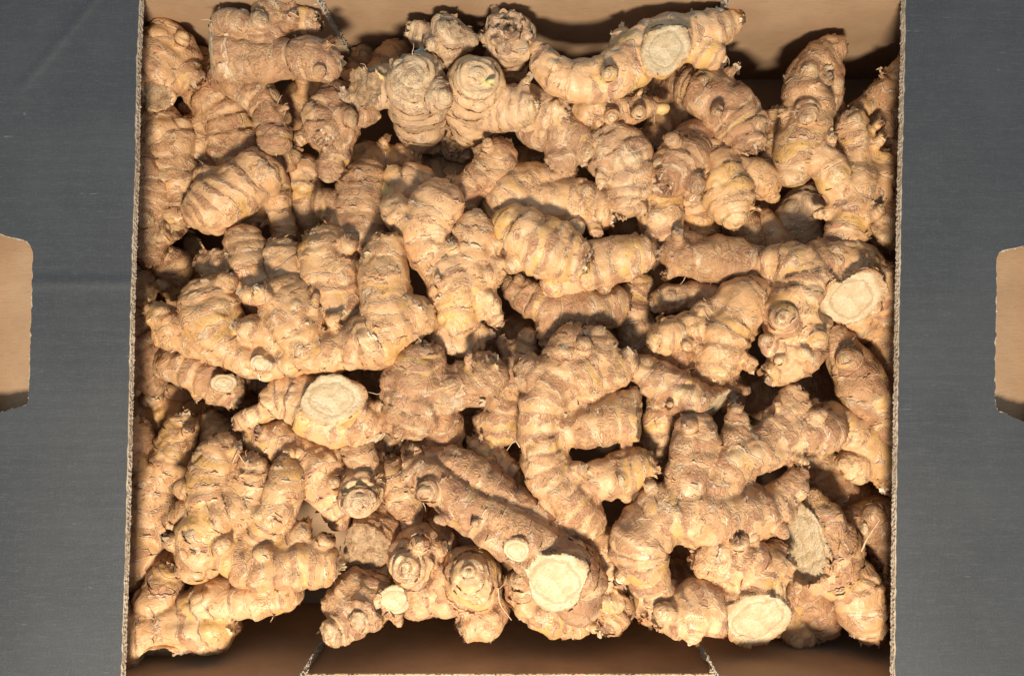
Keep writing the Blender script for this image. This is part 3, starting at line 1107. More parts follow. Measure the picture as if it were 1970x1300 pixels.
# --- top left
P("many knobbed root against the back wall, top left, pale cut strip on its side", 8,
  (B, 'cut', [(560, 120, 32), (500, 118, 36), (450, 108, 40), (404, 94, 40, -6)], (-0.9, 0.05, 0.42)),
  (F_, 'knob', [(545, 115, 34), (590, 114, 39, 8), (622, 116, 34, 12), (640, 118, 22, 12)]),
  (K, 'eye', [(428, 85, 28), (438, 52, 29, 12), (464, 50, 24, 26), (468, 50, 18, 30)]),
  (F_, 'dry', [(500, 108, 30, -6), (512, 68, 34), (532, 38, 34), (570, 32, 30), (594, 36, 22)]),
  (K, 'eye', [(506, 55, 24, 14), (504, 44, 18, 32)]),
  (K, 'eye', [(560, 38, 22, 16), (565, 28, 15, 28)]), tint=.35, dz=.024)
P("stubby root with a round broken scar, by the left flap just below the back wall", 7,
  (B, 'dry', [(250, 150, 50), (300, 140, 56), (325, 100, 46), (333, 68, 27)]),
  (K, 'torn', [(300, 140, 46, 0), (302, 172, 36, 10), (303, 186, 24, 26)], (0.05, 0.45, 0.9)),
  (K, 'dry', [(340, 130, 32), (362, 150, 22)]), tint=.35, roots=3, dz=.008)
P("thick smooth root curving down in the upper left, a small pale nub on its left", 6,
  (B, 'round', [(385, 130, 40), (415, 175, 58), (440, 225, 60), (448, 290, 58), (470, 350, 46), (480, 400, 38)]),
  (K, 'eye', [(410, 255, 50), (390, 300, 36, 10), (384, 318, 22, 14)]),
  (K, 'round', [(400, 200, 26), (372, 205, 18), (362, 206, 14)]),
  (K, 'eye', [(400, 260, 30), (366, 266, 20)]), tint=.3)
P("ringed finger with a round eye at its lower left tip, above the brown shrivelled row", 7,
  (B, 'eye', [(490, 336, 48, -15), (458, 362, 53), (426, 388, 55, 8), (400, 404, 40, 14), (391, 409, 26, 18)]),
  (K, 'dry', [(470, 350, 40), (400, 345, 24, 6), (388, 340, 14, 8)]), tint=.45, pap=.3, knobs=False)
P("curved finger with a smooth pale rounded tip, below the many knobbed root at top left", 7,
  (B, 'round', [(430, 150, 28, -20), (470, 165, 33), (506, 192, 36), (524, 228, 36), (528, 262, 33, 4), (526, 272, 26, 6)]),
  (K, 'eye', [(500, 195, 22), (494, 214, 12, 4)]), tint=.4)
P("slim finger hanging down into the dark gap left of a yellow and white root", 5,
  (B, 'round', [(508, 280, 30), (520, 320, 30), (528, 370, 28), (540, 425, 26), (545, 450, 20)]),
  (K, 'dry', [(520, 300, 22), (552, 308, 22), (560, 300, 16)]), tint=.3)
P("fat smooth finger under the left flap edge, upper of two side by side", 6,
  (B, 'round', [(290, 225, 46), (318, 270, 54), (335, 330, 42), (352, 385, 34), (362, 415, 30)]),
  (K, 'eye', [(345, 380, 32), (350, 412, 32, 6), (347, 425, 22, 12)]), tint=.25)
P("round ended finger with a golden tip against the left flap, below a fat smooth one", 6,
  (B, 'eye', [(255, 270, 44, -10), (275, 330, 52), (278, 380, 50, 8), (275, 398, 38, 18)]), tint=.4, dz=.003)
P("pale torn root piece with a split flake, at the left flap above a round knob", 6,
  (B, 'torn', [(245, 440, 36), (285, 447, 40), (318, 440, 34, 6), (335, 430, 26, 10)], (0.75, -0.4, 0.4)),
  (F_, 'dry', [(270, 450, 36), (292, 475, 30), (290, 492, 20)]), tint=.55)
P("small knob with a round pale end poking up near the left flap", 4,
  (B, 'eye', [(360, 580, 34, -60), (348, 545, 34, -20), (333, 512, 30, 4), (328, 504, 24, 10)]), tint=.45)
P("little ringed finger standing in the dark between the left flap and the brown shrivelled row", 3,
  (B, 'dry', [(372, 540, 22), (370, 500, 24), (367, 470, 20), (366, 458, 14)]), tint=.45)
P("dull rounded root end peeping out from under the left flap, halfway down", 5,
  (B, 'round', [(225, 520, 42), (255, 540, 40), (262, 560, 32)]), tint=.35)
P("dim finger deep in the gap left of the yellow and white root", 3,
  (B, 'round', [(585, 335, 28), (590, 380, 31), (594, 420, 28), (596, 440, 20)]), tint=.6, roots=0)
P("root with a round flaky head facing up and one small tip pointing down, upper left", 7,
  (B, 'dry', [(655, 195, 34, -50), (648, 220, 46, -15), (635, 248, 52, 2), (630, 256, 44, 12)]),
  (F_, 'eye', [(645, 270, 36, -20), (640, 298, 31), (632, 322, 25), (630, 332, 17)]),
  (K, 'round', [(655, 222, 30, -10), (694, 220, 23), (712, 222, 17)]),
  ('bud', 'round', [(706, 224, 12), (722, 226, 8), (728, 224, 5)]),
  (K, 'eye', [(650, 225, 26, 22), (668, 232, 16, 44)]),
  (K, 'dry', [(610, 250, 24), (578, 268, 17)]), tint=.65, roots=4)
P("brown root running back into shadow behind the round flaky head", 5,
  (B, 'round', [(565, 215, 34), (600, 195, 40), (645, 178, 36), (690, 170, 34)]), tint=.15)
P("dark little root end low against the back wall, left of a brown one", 4,
  (B, 'dry', [(690, 150, 28), (702, 120, 27), (708, 98, 18)]), tint=.4, roots=0)
P("brown root end low against the back wall, left of the paired round heads", 4,
  (B, 'dry', [(735, 150, 30), (752, 120, 30), (768, 98, 22)]), tint=.3, roots=0)

# --- top middle
P("grey dusty round head with a pale broken stub, left one of a matching pair", 8,
  (B, 'eye', [(806, 248, 40, -150), (804, 220, 52, -100), (800, 182, 63, -30), (798, 168, 58, 8)]),
  (K, 'eye', [(812, 180, 40, 6), (838, 182, 31, 34), (846, 184, 22, 46)]),
  (S, 'torn', [(770, 172, 48, -15), (725, 165, 42, -8), (698, 168, 33, 8)], (-0.55, 0.3, 0.75)),
  ('bud', 'round', [(742, 160, 12, 20), (728, 142, 9, 34), (722, 132, 6, 38)]),
  (K, 'dry', [(700, 185, 28, -20), (672, 182, 16, -6)]), tint=.85, roots=3, dz=.006)
P("grey dusty round head with a small yellow green bud, right one of a matching pair", 8,
  (B, 'eye', [(915, 245, 42, -140), (917, 215, 52, -85), (918, 182, 61, -24), (919, 168, 56, 12)]),
  ('bud', 'green', [(930, 160, 11, 58), (941, 157, 8, 70), (950, 155, 5, 74)]),
  (F_, 'knob', [(930, 205, 48, -40), (985, 208, 46, -14), (1010, 205, 38, 2)]),
  (F_, 'dry', [(1000, 205, 40, -40), (1050, 212, 36, -26), (1070, 216, 28, -20)]), tint=.8, dz=.006)
P("dusty head with two eyes and a mint green bud, against the back wall", 7,
  (B, 'knob', [(850, 115, 42, -60), (858, 90, 46, -20), (866, 74, 44, 4)]),
  (K, 'eye', [(880, 75, 36), (905, 74, 20, 16)]),
  (K, 'eye', [(840, 80, 30), (836, 84, 20, 22)]),
  (K, 'dry', [(840, 80, 32, -20), (812, 72, 26, -12), (800, 66, 20, -8)]),
  ('bud', 'mint', [(820, 100, 13, -10), (805, 101, 9, 0), (798, 100, 6, 2)]), tint=.85, dz=.016)
P("dusty round head with a flaky crown, against the back wall beside the long cut root", 7,
  (B, 'dry', [(976, 120, 44, -90), (978, 96, 48, -45), (979, 76, 51, -6), (979, 70, 46, 14)]),
  (K, 'dry', [(950, 80, 26), (934, 72, 16, 6)]), tint=.85, dz=.017)
P("small dusty head with a ragged yellow end over the dark gap in the upper middle", 7,
  (B, 'dry', [(895, 235, 38, -70), (888, 256, 44, -22), (880, 270, 46, 2), (878, 275, 38, 12)]),
  (K, 'eye', [(860, 278, 26), (836, 284, 17, 4)]),
  (K, 'knob', [(905, 260, 30), (924, 262, 22, 6)]), tint=.8, roots=3)
P("long root along the back wall with a big round pale cut face near its end", 9,
  (B, 'dry', [(1040, 100, 26), (1056, 132, 36), (1100, 155, 41), (1150, 156, 42), (1198, 135, 42), (1240, 102, 48),
              (1290, 78, 52), (1345, 62, 42), (1385, 50, 32), (1402, 42, 22)]),
  (S, 'cut', [(1275, 88, 44, 0), (1279, 95, 44, 44), (1280, 97, 43, 58)], (-0.08, 0.2, 0.97)),
  (K, 'eye', [(1165, 146, 26, 20), (1167, 143, 19, 44)]),
  (K, 'round', [(1205, 110, 36, -20), (1205, 88, 30, -16)]),
  (K, 'dry', [(1340, 90, 36), (1368, 105, 24), (1376, 110, 18)]), tint=.6, k=.006, roots=3, dz=.013)
P("short finger with two ringed eyes and a pale yellow tip, under the long cut root", 8,
  (B, 'round', [(1118, 214, 22, -10), (1150, 216, 31), (1200, 212, 34), (1244, 205, 25)]),
  ('bud', 'round', [(1240, 206, 19), (1270, 207, 14), (1282, 206, 9)]),
  (K, 'eye', [(1178, 222, 22, 16), (1177, 227, 17, 36)]),
  (K, 'eye', [(1222, 214, 22, 12), (1225, 217, 18, 33)]), tint=.3, dz=-.006)
P("papery brown root half in grey shadow, under the right hand dusty head", 6,
  (B, 'dry', [(1035, 250, 36, -20), (1075, 258, 48), (1105, 268, 40), (1120, 290, 30)]),
  (F_, 'round', [(1080, 265, 40), (1080, 300, 38), (1078, 318, 30)]), tint=.7)
P("big ringed finger with a shrivelled hollow end, below the right part of the back wall", 7,
  (B, 'dry', [(1320, 160, 36, -40), (1355, 180, 50, -10), (1395, 210, 56), (1424, 245, 50, 8), (1432, 264, 40, 14)]), tint=.55)
P("arched brown root with a nubby tip, left of the finger with the shrivelled hollow end", 6,
  (B, 'round', [(1240, 180, 36, -20), (1290, 190, 48), (1325, 225, 46), (1340, 270, 34), (1362, 295, 22)]),
  (K, 'eye', [(1290, 225, 40), (1262, 262, 28, 8), (1256, 270, 20, 14)]), tint=.25)
P("broad smooth finger half in soft shadow, pointing down in the upper right middle", 6,
  (B, 'dry', [(1175, 270, 46, -10), (1190, 300, 58), (1205, 340, 52), (1203, 378, 38), (1198, 396, 24)]), tint=.75)
P("root with a shrivelled face and a slim tan tip, in the upper right middle", 7,
  (B, 'dry', [(1330, 265, 36, -30), (1315, 300, 46), (1295, 330, 48, 6), (1288, 338, 36, 14)]),
  (F_, 'round', [(1315, 290, 36), (1338, 325, 24), (1352, 345, 18)]),
  ('bud', 'round', [(1350, 340, 14), (1362, 355, 10), (1367, 362, 6)]),
  (K, 'eye', [(1310, 340, 26), (1332, 372, 18, 6)]), tint=.55)
P("short finger of tight wrinkled rings pointing down, in the upper right middle", 7,
  (B, 'dry', [(1262, 360, 34, -20), (1270, 390, 46), (1276, 425, 42), (1276, 450, 26)]),
  (K, 'dry', [(1290, 430, 24), (1318, 442, 14)]), tint=.35, dz=-.002)
P("golden brown finger with a round eyed tip and a nub on its right, upper right", 7,
  (B, 'eye', [(1378, 305, 40, -20), (1395, 340, 46), (1408, 385, 46, 6), (1412, 404, 36, 16)]),
  (F_, 'round', [(1410, 330, 36), (1455, 350, 30), (1485, 378, 14)]), tint=.1)
P("smooth amber stub showing between the wrinkled ringed finger and the golden brown one", 6,
  (B, 'round', [(1335, 370, 34), (1348, 410, 35), (1350, 435, 34)]), tint=.05, roots=0)
P("brown finger tip pointing down below the golden brown finger", 5,
  (B, 'round', [(1400, 410, 34), (1425, 440, 32), (1448, 475, 22), (1455, 488, 14)]), tint=.2)
P("dark brown finger tip leaning right, beside a brown tip under the golden brown finger", 4,
  (B, 'round', [(1470, 430, 28), (1490, 455, 28), (1512, 480, 20)]), tint=.15, roots=0)
P("pale shadowed knob in the hole left of the many lobed root at the upper right", 4,
  (B, 'round', [(1590, 385, 36, -20), (1545, 400, 44), (1535, 420, 44), (1545, 450, 36)]), tint=.95, roots=0)

# --- top right
P("tall bent finger standing against the back wall at the upper right", 8,
  (B, 'knob', [(1530, 330, 26, -10), (1540, 280, 38), (1552, 215, 42), (1550, 165, 38), (1572, 120, 36), (1596, 100, 30)]),
  (K, 'eye', [(1550, 210, 28, 20), (1551, 221, 18, 42)]),
  (K, 'dry', [(1560, 165, 30), (1575, 152, 24, 12)]),
  (F_, 'dry', [(1590, 130, 28, -20), (1590, 190, 26, -40), (1598, 230, 28, -50)]), tint=.25)
P("many lobed pale root with yellow patches, beside the right flap", 8,
  (B, 'round', [(1628, 448, 44), (1634, 405, 48), (1648, 358, 46), (1655, 330, 38)]),
  (F_, 'dry', [(1655, 330, 36), (1650, 280, 32), (1636, 242, 26, 4)]),
  (F_, 'dry', [(1630, 390, 38), (1604, 340, 38, 8), (1580, 302, 32, 14), (1574, 294, 26, 16)]),
  (F_, 'round', [(1655, 390, 40), (1682, 345, 38, -4), (1688, 315, 32, -6)]),
  (K, 'round', [(1620, 405, 30), (1580, 412, 17), (1572, 413, 12)]), tint=.45, k=.0035)
P("tan finger under the right flap pointing up at the back wall, over a thick one", 7,
  (B, 'knob', [(1665, 215, 26, -20), (1700, 180, 34), (1722, 150, 32), (1735, 130, 24)]),
  (K, 'eye', [(1670, 205, 24), (1688, 200, 15, 8)]), tint=.2)
P("thick tan root end under the right flap, below a tan finger", 6,
  (B, 'round', [(1770, 210, 44), (1720, 235, 40), (1690, 250, 34)]), tint=.2)
P("wrinkled root lying along the right flap, behind the many lobed pale root", 6,
  (B, 'dry', [(1730, 300, 36), (1722, 350, 42), (1715, 410, 44), (1690, 445, 38)]),
  (K, 'dry', [(1715, 290, 30), (1700, 280, 20)]), tint=.4)
P("shadowed knobbly stub behind the tall bent finger", 5,
  (B, 'dry', [(1470, 350, 38), (1478, 310, 40), (1486, 260, 30), (1492, 225, 22)]), tint=.45)
P("tan root end under the right flap, below the wrinkled one there", 4,
  (B, 'round', [(1735, 500, 40), (1700, 510, 44), (1670, 500, 34)]), tint=.25, roots=0)

# --- middle left
P("brown shrivelled row of three stubby fingers, behind the golden hand on the left", 7,
  (B, 'dry', [(680, 640, 46, -20), (655, 590, 50), (640, 535, 58), (632, 490, 52), (628, 466, 36)]),
  (F_, 'dry', [(620, 580, 40, -20), (575, 540, 38), (548, 505, 37), (543, 488, 28)]),
  (F_, 'dry', [(560, 590, 40, -30), (500, 560, 42, -10), (478, 515, 46), (470, 476, 38), (470, 464, 28)]),
  (K, 'knob', [(470, 535, 40), (425, 515, 36), (398, 505, 28), (388, 503, 18)]),
  (K, 'dry', [(620, 490, 34), (600, 458, 16)]), tint=.3, k=.005)
P("big golden hand of ginger with upright knobs, lying on the left half of the box", 9,
  (B, 'round', [(318, 642, 31), (372, 662, 33), (440, 680, 36), (510, 702, 32), (580, 690, 38), (660, 668, 44), (735, 645, 58), (782, 610, 44)]),
  (F_, 'dry', [(335, 650, 34), (312, 616, 32), (296, 596, 22)]),
  (F_, 'dry', [(440, 672, 40), (412, 620, 54), (398, 582, 50), (395, 572, 42)]),
  (F_, 'dry', [(592, 680, 44), (566, 616, 58), (547, 580, 49), (541, 567, 39)]),
  (K, 'dry', [(540, 650, 36), (490, 636, 29, 10), (470, 632, 22, 14)]),
  (F_, 'dry', [(752, 628, 60), (742, 560, 45), (738, 505, 44), (740, 478, 38)]),
  (K, 'round', [(598, 605, 16, 26), (606, 574, 8, 26), (607, 570, 7, 26)]),
  (K, 'round', [(640, 620, 16, 30), (648, 612, 10, 34)]),
  (S, 'cut', [(510, 690, 26, 10), (502, 699, 18, 36)], (-0.1, 0.35, 0.9)), tint=.1, k=.006, roots=3)
P("thick smooth root with an old dry crown and a round knob, left of centre", 8,
  (B, 'dry', [(800, 700, 50, 0), (800, 740, 66), (792, 785, 58, 2), (790, 815, 34, 4)]),
  (F_, 'dry', [(800, 740, 60), (806, 705, 54, 10), (808, 690, 42, 14)]),
  (K, 'knob', [(840, 755, 46), (900, 735, 46), (930, 712, 42, 4), (938, 704, 32, 8)]),
  (K, 'eye', [(930, 710, 26, 14), (948, 705, 16, 30)]),
  (F_, 'round', [(835, 790, 40, -30), (855, 835, 44, -50), (825, 868, 44, -60)]), tint=.35, roots=4, k=.006)
P("shaggy root with a small pale scar, under the left end of the golden hand", 6,
  (B, 'knob', [(345, 700, 34), (385, 712, 48), (425, 742, 44), (440, 760, 30)]),
  (S, 'cut', [(425, 738, 28, 20), (434, 736, 21, 52)], (0.2, 0.0, 0.97)),
  (F_, 'dry', [(360, 705, 36), (345, 680, 24), (338, 668, 16)]), tint=.5, roots=3)
P("smooth ringed root under the left flap, below the golden hand", 5,
  (B, 'round', [(240, 620, 42), (270, 670, 50), (290, 720, 36), (300, 735, 26)]), tint=.4)
P("dim brown root deep in shadow at the left, above the two pronged yellow hand", 3,
  (B, 'round', [(265, 780, 46), (320, 800, 54), (380, 815, 46), (425, 830, 36)]),
  (K, 'round', [(330, 790, 40), (345, 765, 34)]), tint=.15, roots=0)
P("dusky knob in shadow right of the dim brown root at the left", 4,
  (B, 'dry', [(440, 860, 32), (415, 830, 32), (400, 805, 22)]), tint=.15, roots=0)
P("pale root end in the gap between the golden hand and the oval cut spindle", 4,
  (B, 'round', [(470, 720, 32), (515, 730, 30), (530, 745, 24)]), tint=.6, roots=0)
P("spindle shaped root with a large oval pale cut face on top, left of centre", 8,
  (B, 'dry', [(486, 805, 25, -6), (515, 790, 30), (555, 765, 48), (600, 775, 60), (650, 795, 58), (700, 812, 42), (732, 822, 24)]),
  (F_, 'dry', [(515, 790, 30), (490, 800, 26), (472, 808, 20)]),
  (S, 'cut', [(630, 778, 52, 0), (640, 766, 50, 44), (642, 763, 48, 58)], (0.12, -0.08, 0.98)),
  (S, 'cut', [(690, 825, 34), (722, 842, 24)], (0.5, 0.5, 0.35)),
  (K, 'dry', [(690, 790, 24), (728, 785, 15, 10)]), tint=.5, roots=2)

# --- middle
P("pale yellow hand of ginger with two upright fingers, in the middle of the box", 8,
  (B, 'round', [(885, 625, 28), (885, 590, 48), (880, 552, 60), (850, 510, 48)]),
  (F_, 'round', [(850, 515, 46), (818, 468, 48), (820, 430, 48), (838, 395, 46), (842, 380, 36)]),
  (K, 'round', [(810, 440, 40), (775, 415, 30), (762, 405, 22)]),
  (F_, 'knob', [(895, 550, 54), (906, 500, 44), (914, 462, 42), (918, 442, 32)]),
  (F_, 'dry', [(910, 560, 46), (945, 595, 26), (955, 612, 18)]),
  (K, 'dry', [(920, 545, 42), (952, 515, 26), (958, 505, 18)]), tint=.4, k=.007)
P("pale root with a yellow band, sunk in shadow left of the pale yellow hand", 5,
  (B, 'round', [(690, 455, 56), (692, 400, 52), (700, 355, 44), (704, 340, 34)]),
  (K, 'round', [(660, 400, 34), (630, 394, 24), (622, 394, 18)]), tint=.5)
P("shadowed root with a small yellow pointed bud, behind the pale yellow hand", 5,
  (B, 'round', [(790, 450, 40), (790, 400, 40), (800, 355, 36), (806, 345, 26)]),
  ('bud', 'round', [(775, 385, 24), (748, 374, 16), (734, 368, 10)]), tint=.7)
P("brown root lying crosswise in the dark below the paired round heads", 3,
  (B, 'round', [(680, 315, 34), (730, 310, 36), (785, 308, 30)]), tint=.2, roots=0)
P("twisted knobby root below the dark gap in the upper middle", 6,
  (B, 'dry', [(885, 385, 30), (905, 362, 32), (938, 340, 34), (956, 308, 38), (958, 296, 30)]),
  (K, 'dry', [(900, 365, 28), (872, 352, 14)]), tint=.35)
P("wide brown root with two lobes above the big blunt finger in the upper middle", 6,
  (B, 'dry', [(975, 420, 42), (990, 385, 54), (1030, 355, 38), (1078, 342, 24), (1092, 340, 16)]),
  (F_, 'dry', [(1010, 390, 48), (1075, 392, 46), (1130, 398, 44), (1156, 404, 32)]),
  (K, 'dry', [(1070, 370, 30), (1095, 360, 14)]), tint=.35, k=.006)
P("big blunt dusty finger with a rough rounded end, just above the box's centre", 8,
  (B, 'dry', [(985, 440, 40, -10), (1012, 455, 52), (1050, 475, 58), (1085, 490, 48, 4), (1104, 497, 36, 6)]),
  (K, 'dry', [(1000, 490, 30), (985, 505, 20)]), tint=.6, roots=3)
P("blunt finger with an amber torn patch, pointing right beside the centre", 7,
  (B, 'dry', [(1070, 545, 34), (1110, 525, 42), (1155, 508, 42), (1200, 492, 44), (1222, 486, 36)]),
  (K, 'dry', [(1195, 480, 30), (1222, 460, 16)]), tint=.45, roots=3)
P("tan root with a stubby arm, in the middle under the two blunt fingers", 6,
  (B, 'dry', [(990, 555, 30), (1030, 580, 42), (1080, 600, 46), (1130, 595, 44), (1175, 590, 38), (1188, 590, 28)]),
  (F_, 'round', [(1060, 605, 44), (1060, 640, 36), (1056, 660, 20)]), tint=.3)
P("tan root showing between the stubby armed root and the golden two tipped root", 5,
  (B, 'dry', [(1230, 555, 36), (1215, 600, 40), (1225, 640, 38), (1255, 670, 30)]), tint=.3, roots=0)
P("pale dusty root end under the foot of the pale yellow hand", 6,
  (B, 'knob', [(830, 615, 36), (855, 640, 44), (885, 655, 40), (905, 655, 28)]),
  (K, 'dry', [(900, 640, 28), (928, 645, 16)]), tint=.75, roots=3)
P("large shaggy hand with pink torn skin and ragged ends, right of centre", 8,
  (B, 'dry', [(1085, 715, 44), (1060, 752, 50), (1046, 810, 42), (1048, 865, 44), (1064, 915, 52), (1100, 965, 54), (1128, 1000, 40), (1134, 1010, 28)]),
  (F_, 'dry', [(1085, 710, 48), (1092, 672, 34), (1096, 645, 20)]),
  (F_, 'knob', [(1120, 720, 54), (1148, 690, 44), (1150, 660, 28), (1142, 652, 20)]),
  (K, 'dry', [(1050, 740, 44), (1022, 716, 26), (1018, 710, 20)]),
  (F_, 'dry', [(1100, 738, 42), (1162, 714, 40), (1204, 698, 29)]),
  (F_, 'torn', [(1085, 830, 36), (1145, 813, 47), (1205, 802, 48), (1232, 796, 44)], (0.9, 0.0, 0.25)),
  (F_, 'dry', [(1100, 938, 40), (1165, 918, 43), (1212, 905, 45), (1228, 900, 36)]), tint=.25, k=.006, roots=4)
P("dusty root seen behind the left edge of the large shaggy hand", 5,
  (B, 'round', [(1010, 660, 30), (992, 705, 40), (972, 760, 38), (960, 815, 40)]),
  (K, 'round', [(985, 680, 28), (968, 656, 18)]),
  (K, 'dry', [(1000, 670, 30), (1024, 668, 20)]), tint=.65)
P("finger with a chewed brown top, left of the large shaggy hand's foot", 7,
  (B, 'dry', [(1005, 975, 26), (985, 945, 40), (955, 905, 40), (925, 868, 32), (914, 854, 24)]),
  (K, 'eye', [(945, 890, 24, 14), (942, 893, 16, 38)]), tint=.45)
P("small round amber knob wedged between the long cut finger and the shaggy hand", 7,
  (B, 'round', [(1020, 985, 22, -16), (1004, 974, 26, 0), (1000, 972, 22, 8)]), tint=.1, roots=0)
P("long finger lying diagonally with a large oval pale cut at its lower end, bottom middle", 9,
  (B, 'knob', [(1112, 1122, 56), (1085, 1098, 66), (1030, 1050, 56), (965, 1008, 50), (900, 975, 48), (845, 938, 44), (806, 905, 34), (796, 896, 26)]),
  (F_, 'cut', [(1085, 1085, 60, 0), (1074, 1108, 58, 36), (1070, 1116, 55, 58)], (-0.24, 0.18, 0.95)),
  (S, 'cut', [(1000, 1045, 28, 20), (992, 1056, 23, 58)], (-0.2, 0.25, 0.95)),
  (K, 'eye', [(832, 938, 32, 16), (825, 946, 24, 38)]),
  (K, 'eye', [(918, 1000, 22, 26), (914, 1004, 16, 46)]),
  (F_, 'round', [(1100, 1115, 52, -6), (1115, 1140, 48, -6)]),
  (F_, 'dry', [(1110, 1090, 48, -20), (1050, 1025, 46, -22), (950, 955, 46, -24), (860, 895, 34, -20), (800, 880, 28, -20)]), tint=.5, roots=4, k=.005)
P("narrow ridged root behind the long cut finger, toward the shaggy hand's foot", 6,
  (B, 'dry', [(1175, 1110, 40), (1165, 1060, 42), (1130, 1025, 38), (1080, 990, 30)]), tint=.4)

# --- middle right
P("broad flat finger with a serrated brown ring, pointing left from the big right hand", 8,
  (B, 'dry', [(1500, 525, 36, -10), (1450, 510, 42), (1390, 500, 47), (1335, 498, 44), (1295, 490, 34), (1282, 486, 26)]),
  (K, 'dry', [(1340, 480, 32), (1300, 466, 22), (1285, 462, 16)]),
  (K, 'dry', [(1330, 510, 30), (1290, 522, 20)]), tint=.2, dz=-.003)
P("slim finger pressed between the serrated flat finger and the golden two tipped root", 7,
  (B, 'dry', [(1460, 580, 34), (1400, 575, 34), (1340, 572, 30), (1290, 575, 28), (1274, 580, 22)]), tint=.3)
P("golden smooth root with two blunt tips, pale at the end, on the right half", 8,
  (B, 'knob', [(1470, 575, 40, -10), (1425, 595, 52), (1395, 632, 58), (1386, 664, 54, 4), (1383, 682, 42, 8)]),
  (F_, 'eye', [(1390, 605, 40), (1335, 628, 36), (1292, 642, 36, 4), (1274, 648, 28, 8)]),
  (K, 'round', [(1370, 650, 30, 8), (1345, 660, 22, 16)]), tint=.1, k=.006)
P("large thick hand with a white chalky cut face, by the right flap halfway down", 9,
  (B, 'dry', [(1490, 505, 34, -20), (1535, 515, 52), (1548, 560, 62), (1530, 615, 58), (1530, 670, 50), (1510, 706, 34), (1490, 716, 24)]),
  (F_, 'round', [(1555, 520, 50, -6), (1610, 505, 46, -10), (1660, 520, 52, -8), (1695, 560, 44, -10), (1705, 590, 34, -16)]),
  (S, 'cut', [(1655, 545, 52, -20), (1642, 566, 50, 24), (1638, 576, 48, 42)], (-0.3, 0.4, 0.86)),
  (K, 'eye', [(1520, 630, 40, 14), (1512, 618, 26, 44), (1511, 617, 20, 50)]),
  (K, 'eye', [(1510, 670, 30, 10), (1485, 664, 20, 24), (1478, 660, 14, 30)]),
  (F_, 'dry', [(1645, 600, 34, -30), (1648, 625, 34, -64)]), tint=.4, k=.006, roots=3)
P("straight finger with a round eyed stub, slanting down along the right flap", 9,
  (B, 'dry', [(1715, 835, 28), (1690, 790, 38), (1655, 735, 43), (1622, 680, 38), (1603, 645, 30)]),
  (K, 'eye', [(1640, 700, 28, 16), (1631, 690, 23, 42), (1630, 690, 17, 48)]), tint=.3, dz=-.007)
P("ridged brown root hugging the right flap, right of the straight eyed finger", 6,
  (B, 'round', [(1740, 590, 34), (1715, 630, 38), (1712, 680, 36), (1725, 720, 28)]), tint=.15)
P("finger with a sliced end and a tiny nub, right of the large shaggy hand", 8,
  (B, 'cut', [(1222, 695, 26), (1250, 715, 36), (1300, 752, 42), (1345, 775, 42), (1380, 778, 40)], (0.62, 0.62, 0.45)),
  (K, 'round', [(1292, 772, 14, 28), (1288, 777, 9, 40)]), tint=.35, dz=-.003)
P("smooth finger lying behind the sliced one, its end rounded, right of centre", 7,
  (B, 'round', [(1270, 685, 34), (1320, 700, 44), (1370, 730, 46), (1402, 765, 30)]), tint=.35)
P("pale finger hanging down in the gap right of the shaggy hand", 6,
  (B, 'dry', [(1285, 770, 34), (1268, 820, 30), (1266, 870, 28), (1272, 905, 20)]), tint=.4)
P("big pale antlered hand of ginger in the lower right", 9,
  (B, 'round', [(1235, 1010, 44), (1290, 985, 58), (1360, 985, 60), (1430, 985, 58), (1490, 970, 40)]),
  (F_, 'round', [(1310, 975, 48), (1326, 910, 44), (1338, 850, 42), (1340, 828, 35)]),
  (F_, 'dry', [(1355, 965, 46), (1402, 902, 47), (1460, 862, 47), (1530, 838, 46), (1585, 830, 40), (1598, 830, 30)]),
  (F_, 'dry', [(1480, 840, 42), (1515, 795, 30), (1530, 765, 26), (1533, 756, 20)]),
  (F_, 'dry', [(1420, 860, 36), (1418, 815, 24), (1416, 792, 18)]),
  (F_, 'dry', [(1480, 970, 38), (1520, 935, 30), (1530, 915, 22)]),
  (F_, 'knob', [(1270, 1000, 54), (1230, 1035, 54), (1238, 1085, 46), (1262, 1125, 30)]),
  (K, 'dry', [(1275, 970, 30, 6), (1258, 946, 14, 10), (1252, 936, 7, 10)]), tint=.35, k=.007, roots=4)
P("tan root with a round eyed stub, at the right flap beside the antlered hand", 7,
  (B, 'round', [(1590, 815, 36, -10), (1640, 840, 40), (1690, 885, 38), (1730, 915, 34)]),
  (K, 'eye', [(1675, 890, 34), (1640, 890, 30, 14), (1632, 892, 23, 22)]),
  (K, 'dry', [(1700, 905, 26), (1704, 924, 20, 8)]), tint=.25, dz=.002)
P("wrinkled knob under the right flap at the foot of the straight eyed finger", 7,
  (B, 'dry', [(1735, 830, 34), (1705, 828, 28), (1692, 815, 22)]), tint=.35)
P("smooth brown root in shadow between the antlered hand and the cone with the sliced side", 5,
  (B, 'round', [(1570, 890, 40), (1610, 940, 48), (1650, 975, 50), (1680, 1000, 40)]), tint=.3, roots=0)
P("cone shaped root with a white sliced side, in the lower right corner", 8,
  (B, 'round', [(1610, 1095, 56), (1596, 1060, 62), (1584, 1015, 44), (1573, 978, 23), (1568, 957, 12)]),
  (F_, 'round', [(1600, 1080, 58), (1570, 1088, 52)]),
  (S, 'cut', [(1600, 1055, 60, 0), (1560, 1045, 60, 0), (1541, 1040, 60, 2)], (-0.88, 0.08, 0.47)),
  (F_, 'dry', [(1615, 1090, 48, -20), (1648, 1130, 50), (1660, 1175, 46), (1672, 1212, 30)]), tint=.4, roots=3)
